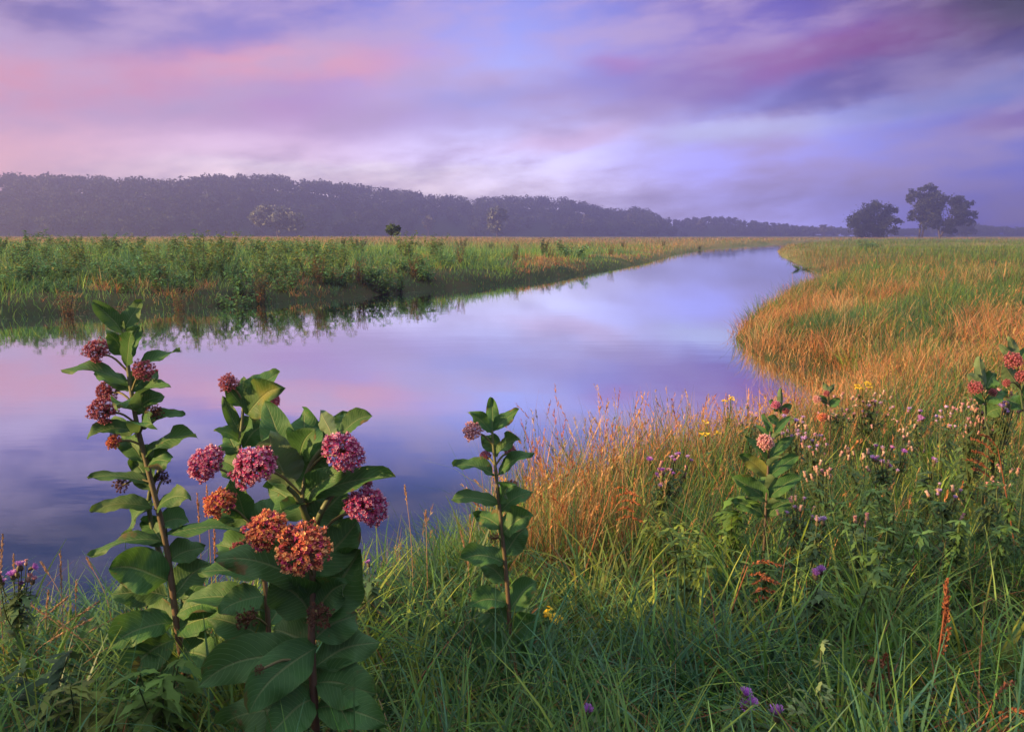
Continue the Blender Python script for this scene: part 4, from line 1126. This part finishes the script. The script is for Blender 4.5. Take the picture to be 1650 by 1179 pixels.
# -- right edge
milkweed('milkweed cut by the right edge of the picture, dark red flowers under yellowish leaves', 3.0,
    [(1655, 720), (1648, 660), (1642, 610), (1638, 575)],
    [(1638, 580, 1627, 542, 16, .03, -.6, -.02), (1634, 585, 1611, 555, 13, .05, -.5, -.02), (1642, 580, 1662, 558, 14, .05, .6, .0), (1640, 625, 1617, 588, 24, .05, -.7, -.04), (1648, 640, 1690, 610, 26, .06, .7, .0),
     (1648, 660, 1618, 640, 30, .08, .6, .02), (1652, 690, 1690, 660, 30, .08, .6, .02)],
    [(1633, 580, 14, 'red', -.08), (1648, 606, 11, 'red', -.08), (1622, 617, 7, 'red', -.04)], 6, 0.0045, stem_col=((.04, .065, .025), (.05, .08, .03)))
milkweed('low milkweed left of the right-edge one, pale upright leaf above red-brown flowers', 3.3,
    [(1592, 720), (1588, 680), (1586, 640), (1585, 618)],
    [(1586, 625, 1578, 574, 17, .03, -.6, -.02), (1583, 632, 1559, 604, 18, .06, -.5, -.02), (1588, 628, 1604, 600, 26, .05, .8, .03), (1588, 650, 1560, 632, 28, .08, .6, .02), (1589, 650, 1622, 632, 28, .08, .6, .02), (1589, 670, 1612, 655, 26, .08, .6, -.02)],
    [(1572, 624, 12, 'red', -.06), (1600, 632, 7, 'red', -.04)], 7, 0.0045, stem_col=((.04, .065, .025), (.05, .08, .03)))
milkweed('small milkweed above the short broad-leaved one, rosy flower beside a pale upright leaf', 4.3,
    [(1256, 720), (1256, 680), (1256, 655)],
    [(1257, 658, 1258, 624, 9, .03, -.6, -.02), (1254, 664, 1240, 645, 12, .06, .6, .0), (1258, 668, 1276, 652, 14, .06, .7, .0), (1256, 685, 1236, 672, 16, .08, .6, .0), (1257, 690, 1280, 675, 16, .08, .6, .0)],
    [(1250, 652, 8, 'pink', -.03), (1266, 662, 6, 'red', -.02)], 8, 0.005)
milkweed('small milkweed with dark red flower in the thistle belt, beside the tall yellow blossoms', 4.6,
    [(1338, 690), (1336, 650), (1334, 630)],
    [(1335, 634, 1326, 615, 8, .03, -.6, 0), (1336, 634, 1346, 619, 10, .04, -.6, -.0), (1334, 650, 1316, 640, 13, .06, .6, .0), (1337, 655, 1354, 644, 14, .06, .6, .0)],
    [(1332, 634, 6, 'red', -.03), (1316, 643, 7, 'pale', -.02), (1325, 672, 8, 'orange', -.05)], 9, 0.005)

# ------------------------------------------------------------------ thistles
def thistle_head(seed, open_, tint):
    rg_ = np.random.default_rng(seed); b = Buf()
    prof = [(0, .15), (.1, .55), (.35, .8), (.7, .72), (1.0, .5), (1.08, .3)]
    k = 9; V_ = []
    for z, r in prof:
        for j in range(k):
            th = j * 2 * math.pi / k
            V_.append((r * .5 * math.cos(th), r * .5 * math.sin(th), z))
    Q_ = [(i * k + j, i * k + (j + 1) % k, (i + 1) * k + (j + 1) % k, (i + 1) * k + j) for i in range(len(prof) - 1) for j in range(k)]
    base = np.array([0.11, 0.09, 0.05]) if open_ > .3 else np.array([0.30, 0.19, 0.14])
    b.add(V_, Q_, None, base * rg_.uniform(.8, 1.2, (len(V_), 1)))
    n = 46
    for j in range(n):
        ph = j * 2.4; rr = math.sqrt((j + .5) / n); o = np.array([math.cos(ph), math.sin(ph), 0])
        p0 = np.array([0, 0, .98]) + o * rr * .25
        L = (.5 + .35 * open_) * rg_.uniform(.7, 1.1); d = nrm(np.array([0, 0, 1]) + o * rr * (1.1 * open_ + .1)); sd = nrm(np.cross(d, o + .01)) * .045
        p1 = p0 + d * L
        b.add([p0 - sd, p0 + sd, p1 + sd * 1.6, p1 - sd * 1.6], [(0, 1, 2, 3)], None, np.array(tint) * rg_.uniform(.75, 1.3))
    return b.mesh('flower_head', M_FLOWER, False)
HEADS = {'purple': [thistle_head(1, 1.0, (0.42, 0.15, 0.52)), thistle_head(2, .8, (0.40, 0.17, 0.46))],
         'mauve': [thistle_head(3, .6, (0.50, 0.34, 0.52)), thistle_head(4, .8, (0.46, 0.30, 0.55))],
         'cream': [thistle_head(5, .2, (0.62, 0.46, 0.38)), thistle_head(6, .15, (0.56, 0.38, 0.32))],
         'pinkbud': [thistle_head(7, .25, (0.55, 0.28, 0.28)), thistle_head(8, .4, (0.50, 0.26, 0.32))]}

def thistle(label, px, py, d, n, kinds, seed, spread=26, size=0.011, hmin=None):
    rg_ = np.random.default_rng(seed)
    top = at(px, py, d); x, y = top[0], top[1]; gz_ = gz1(x, y); h = max(top[2] - gz_, 0.12)
    t = empty('thistle', (x, y, gz_), label, 'thistle', 'thistles on the near bank')
    sb = Buf(); lb = Buf(); w = spread * d / F0
    main = spline([(0, 0, -.03), (rg_.normal(0, .02), rg_.normal(0, .02), h * .5), (0, 0, h * .85)], 10)
    tube(sb, main, np.linspace(.0045, .0025, 10), 5, np.array([0.055, 0.075, 0.03]))
    heads = []
    n = n if n < 4 else int(n * 2.1)
    for k in range(n):
        e = np.array([rg_.normal(0, w * .7) if n > 1 else 0, rg_.normal(0, w * .6) if n > 1 else 0, h + (rg_.uniform(-.9, .5) * w * 1.3 if n > 1 else 0)])
        j = rg_.integers(4, 9)
        pts = spline([main[j], (main[j] + e) / 2 + np.array([e[0] * .2, e[1] * .2, -.01]), e], 6)
        tube(sb, pts, np.linspace(.0022, .0014, 6), 4, np.array([0.06, 0.08, 0.03]))
        heads.append((e, pts[-1] - pts[-2]))
        for _ in range(5):
            p = pts[rg_.integers(1, 5)]; leaflet(lb, p, rg_, .035)
    for k in range(90):
        p = main[rg_.integers(1, 10)]; leaflet(lb, p, rg_, .06)
    put('stem', sb.mesh('stem', M_STEM), t); put('foliage', lb.mesh('foliage', M_FOL, False), t)
    for e, dr in heads:
        kd = kinds[rg_.integers(len(kinds))]
        o = put('flower_head', HEADS[kd][rg_.integers(2)], t, e - nrm(dr) * size * .3)
        o.rotation_euler = Vector(nrm(dr) + rg_.normal(0, .25, 3)).to_track_quat('Z', 'Y').to_euler()
        sc = size * 1.4 * rg_.uniform(.75, 1.25); o.scale = (sc,) * 3
    return t

def leaflet(lb, p, rg_, L0, col=(0.07, 0.125, 0.045)):
    an = rg_.uniform(0, 6.28); el_ = rg_.uniform(-.5, .6); L = L0 * rg_.uniform(.5, 1.2)
    d = np.array([math.cos(an) * math.cos(el_), math.sin(an) * math.cos(el_), math.sin(el_)]); sd = np.array([-math.sin(an), math.cos(an), rg_.uniform(-.3, .3)])
    V_ = []; m = 5
    for i in range(m + 1):
        tt = i / m; c = p + d * L * tt + np.array([0, 0, -.35 * L * tt * tt]); wv = L * .13 * math.sin(math.pi * (tt * .9 + .08)) * (1.5 if i % 2 else .7)
        V_ += [c - sd * wv, c + sd * wv]
    lb.add(V_, [(2 * i, 2 * i + 1, 2 * i + 3, 2 * i + 2) for i in range(m)], None, np.array(col) * rg_.uniform(.7, 1.35))

TH = [
 ('bushy mauve thistle left of the short broad-leaved milkweed, at the edge of the orange grass', 1076, 752, 3.3, 12, ['mauve', 'pinkbud', 'purple'], 24, .0105),
 ('mauve thistle just below the yellow blossoms by the water edge', 1206, 668, 4.5, 8, ['mauve', 'pinkbud'], 20, .011),
 ('dense pale lilac thistle immediately right of the salmon flower ball', 1282, 690, 3.7, 13, ['mauve', 'mauve', 'cream'], 20, .0115),
 ('faded pinkish thistle below the dense pale lilac one', 1312, 715, 3.5, 10, ['pinkbud', 'mauve'], 20, .0105),
 ('creamy pink thistle at the back of the belt, beside the small dark-red milkweed', 1350, 652, 4.9, 12, ['cream', 'pinkbud'], 26, .0125),
 ('creamy thistle at the back of the belt, right under the tall yellow blossoms', 1405, 648, 4.9, 12, ['cream', 'pinkbud', 'mauve'], 24, .0125),
 ('thistle with a row of pale purple heads, middle of the right meadow', 1425, 738, 3.6, 8, ['mauve', 'purple', 'cream'], 18, .0115),
 ('thistle of cream buds right of the broad-leaved milkweed leaves', 1322, 758, 3.35, 7, ['cream', 'pinkbud'], 20, .0105),
 ('thin cream-budded thistle standing between the lilac and pale purple ones', 1370, 728, 3.5, 4, ['cream'], 12, .011),
 ('pale purple thistle with two or three heads, right of the row of pale purple heads', 1500, 740, 3.6, 3, ['mauve', 'purple'], 14, .012),
 ('whitish thistle low in the right meadow, with flat open heads', 1525, 795, 3.2, 4, ['cream', 'mauve'], 16, .0115),
 ('pink-orange thistle mass below the low milkweed near the right edge', 1572, 652, 3.5, 14, ['pinkbud', 'cream'], 24, .0115),
 ('pinkish thistle mass under the right-edge milkweed', 1625, 645, 3.4, 14, ['pinkbud', 'mauve', 'cream'], 24, .0115),
 ('dim brownish thistle below the pink-orange mass near the right edge', 1560, 685, 3.5, 7, ['pinkbud'], 22, .0095),
 ('mauve thistle with one magenta head in the back of the right meadow', 1480, 664, 4.4, 5, ['mauve', 'purple'], 16, .0115),
 ('thistle of cream buds with one lilac head, at the foot of the broad-leaved milkweed', 1282, 812, 2.85, 6, ['cream', 'cream', 'mauve'], 20, .0095),
 ('thistle with single lilac head hanging by a cream one, below the cream-budded group', 1317, 840, 2.7, 3, ['mauve', 'cream'], 8, .0105),
 ('brownish pink thistle in the dark grass right of centre', 1392, 842, 2.75, 3, ['pinkbud'], 10, .0105),
 ('single pale brown thistle head low at right, in dark grass', 1540, 832, 2.8, 2, ['pinkbud', 'cream'], 9, .011),
 ('thistle with two bright purple heads in dark grass, the upper of the purple ones', 1322, 935, 2.3, 3, ['purple'], 14, .0115),
 ('front thistle with bright purple heads at the bottom, the left of the lowest pair', 1197, 1135, 1.8, 3, ['purple', 'purple', 'pinkbud'], 14, .0135),
 ('front thistle with one bright purple head at the very bottom edge', 1253, 1160, 1.75, 1, ['purple'], 8, .0135),
 ('single small purple thistle head at the bottom, right of the slim middle milkweed', 948, 1150, 1.8, 1, ['purple'], 8, .0105),
 ('tall thistle at the left edge with magenta heads over the water', 30, 925, 2.3, 7, ['purple', 'pinkbud'], 20, .0105),
 ('single pink thistle head against the water, right of the large flowering milkweed', 595, 912, 2.5, 1, ['purple'], 6, .010),
 ('small mauve thistle in the back meadow, left of the pink-orange mass', 1530, 668, 4.3, 6, ['pinkbud', 'mauve'], 20, .011),
 ('sparse thistle of tiny pale buds in dark grass at the right edge', 1600, 765, 3.1, 5, ['pinkbud', 'cream'], 22, .0095),
 ('thistle with scattered cream buds near the middle of the right meadow', 1455, 700, 4.0, 6, ['cream', 'pinkbud'], 22, .0105),
]
for i, a in enumerate(TH):
    thistle(a[0], a[1], a[2], a[3], a[4], a[5], 100 + i, a[6], a[7])

# ------------------------------------------------------------------ yellow blossoms, docks, seed stalks, weeds
def yellow_flower(label, px, py, d, n, spread, seed):
    rg_ = np.random.default_rng(seed); top = at(px, py, d); x, y = top[0], top[1]; gz_ = gz1(x, y); h = max(.1, top[2] - gz_)
    t = empty('yellow_flower', (x, y, gz_), label, 'wildflower', 'yellow wildflowers on the near bank')
    sb, lb, fb = Buf(), Buf(), Buf(); w = spread * d / F0
    for k in range(n):
        e = np.array([rg_.normal(0, w), rg_.normal(0, w), h + rg_.normal(0, w * .6)])
        pts = spline([(0, 0, -.02), (e[0] * .3, e[1] * .3, h * .6), e], 8)
        tube(sb, pts, [.0018] * 8, 4, np.array([0.07, 0.10, 0.03]))
        for _ in range(8): leaflet(lb, pts[rg_.integers(1, 7)], rg_, .05, (0.08, 0.13, 0.035))
        for q in range(14):
            c = e + rg_.normal(0, .008, 3) * [1.2, 1.2, .7]; dd = nrm(rg_.normal(0, .5, 3) + [0, -.2, 1]); a = nrm(np.cross(dd, rg_.normal(size=3))); b = np.cross(dd, a)
            for m in range(5):
                o = math.cos(m * 1.257) * a + math.sin(m * 1.257) * b; tn = np.cross(dd, o); s_ = .0062
                fb.add([c, c + o * s_ * .6 + tn * s_ * .35, c + o * s_, c + o * s_ * .6 - tn * s_ * .35], [(0, 1, 2, 3)], None, np.array([0.72, 0.48, 0.02]) * rg_.uniform(.8, 1.15))
    put('stem', sb.mesh('stem', M_STEM), t); put('foliage', lb.mesh('foliage', M_FOL, False), t); put('blossom', fb.mesh('blossom', M_FLOWER, False), t)
yellow_flower('yellow wildflower near the water, above the mauve thistles', 1176, 644, 4.7, 5, 9, 1)
yellow_flower('tall yellow wildflower at the back of the thistle belt', 1397, 622, 4.9, 6, 8, 2)
yellow_flower('tiny yellow wildflower in the dark grass right of the slim middle milkweed', 888, 993, 2.35, 3, 5, 3)
yellow_flower('low yellow wildflower left of the short broad-leaved milkweed', 1142, 688, 4.0, 3, 9, 4)

def dock(label, px, py, d, dirx, L, droop, seed, col=(0.24, 0.085, 0.04)):
    """dry rusty seed spray on a stalk"""
    rg_ = np.random.default_rng(seed); top = at(px, py, d); x, y = top[0], top[1]; gz_ = gz1(x, y); h = top[2] - gz_
    t = empty('rusty_seed_stalk', (x, y, gz_), label, 'dry plant', 'rusty seed stalks in the near grass')
    g = Strips(); cc = np.array([col])
    ctr = spline([(-dirx * .3 * h, 0, -.02), (-dirx * .12 * h, 0, h * .6), (0, 0, h)], 10)
    sb = Buf(); tube(sb, ctr, np.linspace(.003, .0018, 10), 5, np.array(col) * .7); put('stem', sb.mesh('stem', M_STEM), t)
    m = 5; cs = []
    for k in range(m):
        a = np.array([0, 0, h]) - np.array([-dirx * .12, 0, 1]) * .03 * k
        e = a + np.array([dirx * L * rg_.uniform(.5, 1), rg_.normal(0, .03), L * (1 - droop * 1.6) * rg_.uniform(.6, 1)])
        cs.append(spline([a, (a + e) / 2 + np.array([0, 0, .25 * L * droop]), e], 8))
    cs = np.array(cs)
    g.heads(cs, 70, np.full(m, .012), np.full(m, .0045), np.repeat(cc, m, 0), rg_, .95, .7)
    g.make('seed_spray', M_FOL, t)
dock('upright rust-red seed stalk in the dark grass at lower right', 1522, 985, 1.95, .15, .11, 0, 1)
dock('rusty seed spray nodding left at the right edge of the thistles', 1608, 722, 3.0, -.9, .14, .35, 2)
dock('rusty seed spray arching over the straw reeds, right of the slim middle milkweed', 985, 790, 3.0, 1, .14, .6, 3, (0.32, 0.11, 0.04))
dock('rusty seed spray drooping right in the middle of the foreground grass', 1205, 912, 2.4, 1, .1, .6, 4)
dock('small rusty seed spray low in the dark grass, left of the upright rust-red stalk', 1430, 1055, 1.95, -.5, .07, .7, 5)
dock('thin rusty stalk leaning at the bottom right corner', 1600, 1130, 1.75, 1, .1, .5, 6)

def seed_stalk(px0, py0, px, py, d, head, seed, lab, grp='tan seed stalks over the near water', col=(0.42, 0.24, 0.11)):
    rg_ = np.random.default_rng(seed); top = at(px, py, d); b = at(px0, py0, d); gz_ = gz1(b[0], b[1]); org = np.array([b[0], b[1], gz_])
    t = empty('seed_head_stalk', org, lab, 'grass stalk', grp)
    e = top - org; lean = e[0]
    pts = spline([(0, 0, -.02), (lean * .25, e[1] * .3, e[2] * .62), e], 14)
    sb = Buf(); tube(sb, pts, np.linspace(.0018, .001, 14), 4, np.array(col) * .75); put('stalk', sb.mesh('stalk', M_STEM), t)
    g = Strips(); g.heads(pts[None], 95, np.array([.011]), np.array([.0032]), np.array([col]), rg_, head, .45); g.make('seed_head', M_FOL, t)
STK = [(105, 1060, 97, 886, 2.35, .35), (28, 1050, 22, 893, 2.4, .32), (2, 1040, 4, 862, 2.3, .3), (75, 1060, 78, 950, 2.5, .4), (125, 1050, 123, 935, 2.6, .3),
       (120, 1050, 66, 905, 2.7, .2), (190, 1060, 140, 898, 2.6, .16), (330, 1010, 318, 795, 2.5, .28), (345, 1010, 333, 782, 2.6, .25), (350, 1010, 345, 850, 2.4, .3),
       (668, 1010, 652, 782, 2.9, .2), (690, 1010, 686, 822, 2.9, .2), (40, 1060, 110, 960, 2.5, .35), (60, 1070, 160, 968, 2.4, .3), (20, 1060, 150, 995, 2.3, .35), (90, 1070, 205, 985, 2.4, .3),
       (140, 1070, 45, 970, 2.4, .3), (170, 1080, 95, 1000, 2.3, .3), (345, 1015, 303, 870, 2.5, .25), (760, 1000, 742, 855, 2.8, .25), (752, 960, 775, 795, 3.0, .3)]
for i, a in enumerate(STK):
    left = a[2] < 250
    mid = 300 <= a[2] < 360
    lab = ('slim tan seed head on a thin stalk over the water in the lower left corner' if left else 'orange-lit slim seed head behind the left milkweed stems' if mid else 'lone pale seed head against the water right of the large milkweed' if a[2] < 720 else 'tan seed head at the water edge left of the slim middle milkweed')
    grp = 'lower left seed stalks' if left else 'seed stalks behind the milkweed' if mid else 'seed stalks against the open water' if a[2] < 720 else 'seed stalks by the slim milkweed'
    seed_stalk(*a, 300 + i, lab, grp, (0.46, 0.22, 0.09) if mid else (0.36, 0.22, 0.12))  # orange light on the heads behind the milkweed is put into their colour

def reed_clump(label, px, py, d, n, w, hh, seed, hd=True):
    """dense straw reeds with feathery heads"""
    rg_ = np.random.default_rng(seed); b = onz(px, py, 0.3); sc = d / np.hypot(b[0], b[1]); x, y = b[0] * sc, b[1] * sc; gz_ = gz1(x, y)
    t = empty('reed_clump', (x, y, gz_), label, 'reeds', 'straw reed clumps by the near water')
    g = Strips(); P = np.stack([rg_.normal(0, w, n), rg_.normal(0, w * .7, n), np.full(n, -.03)], 1)
    c = colours(n, rg_, [STRAW, ORANGE, RUST * 1.5, OLIVE], [3, 3, 1, .7])
    ctr = g.blades(P, rg_.uniform(.55, 1.05, n) * hh, np.full(n, .0038), rg_.uniform(0, 6.28, n), rg_.uniform(0, .22, n), rg_.uniform(.05, .75, n), c * .8, c, 6, rg_)
    g.make('reed_stems', M_GRASS, t)
    h = Strips(); k = rg_.uniform(0, 1, n) < .4
    h.heads(ctr[k], 26, .022, .0036, c[k] * 1.05, rg_, .22, .4); h.make('seed_heads', M_FOL, t)
    f = Strips(); m = n // 2
    P = np.stack([rg_.normal(0, w * 1.2, m), rg_.normal(0, w * .8, m), np.full(m, -.03)], 1); c = colours(m, rg_, [STRAW, RUST, OLIVE, ORANGE], [2, 2, 1, 2])
    f.blades(P, rg_.uniform(.3, .6, m) * hh, np.full(m, .005), rg_.uniform(0, 6.28, m), rg_.uniform(.2, .6, m), rg_.uniform(.8, 2.2, m), c, c, 5, rg_); f.make('dry_blades', M_GRASS, t)
reed_clump('tall orange-straw reed clump right of the slim middle milkweed', 955, 880, 3.35, 210, .17, .74, 1)
reed_clump('lower orange reed clump just right of the slim milkweed stem', 880, 880, 3.2, 130, .13, .6, 2)
reed_clump('straw reed clump at the water edge below the inlet', 1085, 720, 4.6, 190, .3, .68, 3)
reed_clump('straw reed clump right of the water-edge one, short and pale', 1140, 680, 5.3, 160, .32, .58, 4)

def weed(label, px, py, d, h, n, L, green, seed):
    rg_ = np.random.default_rng(seed); b = at(px, py, d); x, y = b[0], b[1]; gz_ = gz1(x, y)
    t = empty('leafy_weed', (x, y, gz_), label, 'weed', 'leafy weeds in the near grass')
    sb, lb = Buf(), Buf()
    for k in range(5):
        e = np.array([rg_.normal(0, .06), rg_.normal(0, .06), h * rg_.uniform(.6, 1)]); pts = spline([(0, 0, -.02), e * [.4, .4, .55], e], 8)
        tube(sb, pts, [.002] * 8, 4, np.array([.06, .09, .03]))
        for j in range(n // 5): leaflet(lb, pts[rg_.integers(1, 8)], rg_, L, green)
    put('stem', sb.mesh('stem', M_STEM), t); put('foliage', lb.mesh('foliage', M_FOL, False), t)
for i, a in enumerate([('bright green leafy weed at the foot of the tallest milkweed', 255, 1130, 1.9, .35, 120, .08, (.09, .17, .03)), ('leafy weed with yellowing leaves in the bottom left corner', 120, 1130, 1.9, .3, 110, .07, (.12, .15, .03)),
                       ('leafy green weed left of the short broad-leaved milkweed', 1180, 800, 3.1, .45, 120, .08, (.10, .19, .03)), ('lush light green weed in the sunlit grass at centre right', 1110, 930, 2.5, .4, 320, .042, (.14, .21, .035)),
                       ('pale budding weed at the bottom right of centre', 1318, 1120, 1.75, .36, 130, .028, (.17, .23, .08)), ('dark leafy weed in the bottom left corner under the tall thistle', 60, 1100, 2.0, .32, 160, .07, (.035, .075, .03)),
                       ('dark green bushy weed at right below the thistle belt', 1540, 860, 2.7, .42, 420, .042, (.08, .16, .04)), ('green bushy weed between the pale purple thistles', 1450, 790, 3.0, .45, 400, .04, (.10, .18, .04)),
                       ('dark bushy weed right of the brownish pink thistle', 1420, 900, 2.5, .4, 400, .042, (.08, .16, .04)), ('green weed at the right edge below the pinkish thistle mass', 1620, 840, 2.8, .5, 420, .042, (.08, .16, .04)),
                       ('yellow-green feathery weed in the sunlit grass left of the short broad-leaved milkweed', 1110, 830, 2.9, .36, 360, .035, (.17, .24, .04)), ('feathery light green weed below the short broad-leaved milkweed', 1230, 900, 2.6, .36, 360, .036, (.13, .21, .045)), ('yellow-green feathery weed at the right end of the orange reeds', 1050, 780, 3.2, .36, 360, .036, (.17, .23, .05)), ('feathery green weed among the cream thistle heads', 1360, 800, 3.0, .42, 420, .036, (.10, .19, .045)), ('slender weed with spiky leaves right of the two bright purple heads', 1370, 960, 2.3, .36, 260, .042, (.09, .17, .04))]):
    weed(a[0], a[1], a[2], a[3], a[4], a[5], a[6], a[7], 500 + i)

# ------------------------------------------------------------------ morning haze
def haze():
    x0, x1, y0, y1, z0, z1 = -645, 645, -46, 946, -1.6, HAZE_TOP
    V_ = [(x, y, z) for z in (z0, z1) for y in (y0, y1) for x in (x0, x1)]
    Q_ = [(0, 2, 3, 1), (4, 5, 7, 6), (0, 1, 5, 4), (2, 6, 7, 3), (0, 4, 6, 2), (1, 3, 7, 5)]
    m, nt, out = new_mat('morning_haze')
    v = nt.nodes.new('ShaderNodeVolumePrincipled')
    v.inputs['Color'].default_value = (0.55, 0.58, 1.0, 1); v.inputs['Density'].default_value = HAZE_D; v.inputs['Anisotropy'].default_value = 0.7
    nt.links.new(v.outputs[0], out.inputs['Volume'])
    tag(put('haze', npmesh('haze', V_, Q_, smooth_=False, mats=[m])), 'thin lavender morning haze over the valley', 'haze', kind='stuff')
haze()
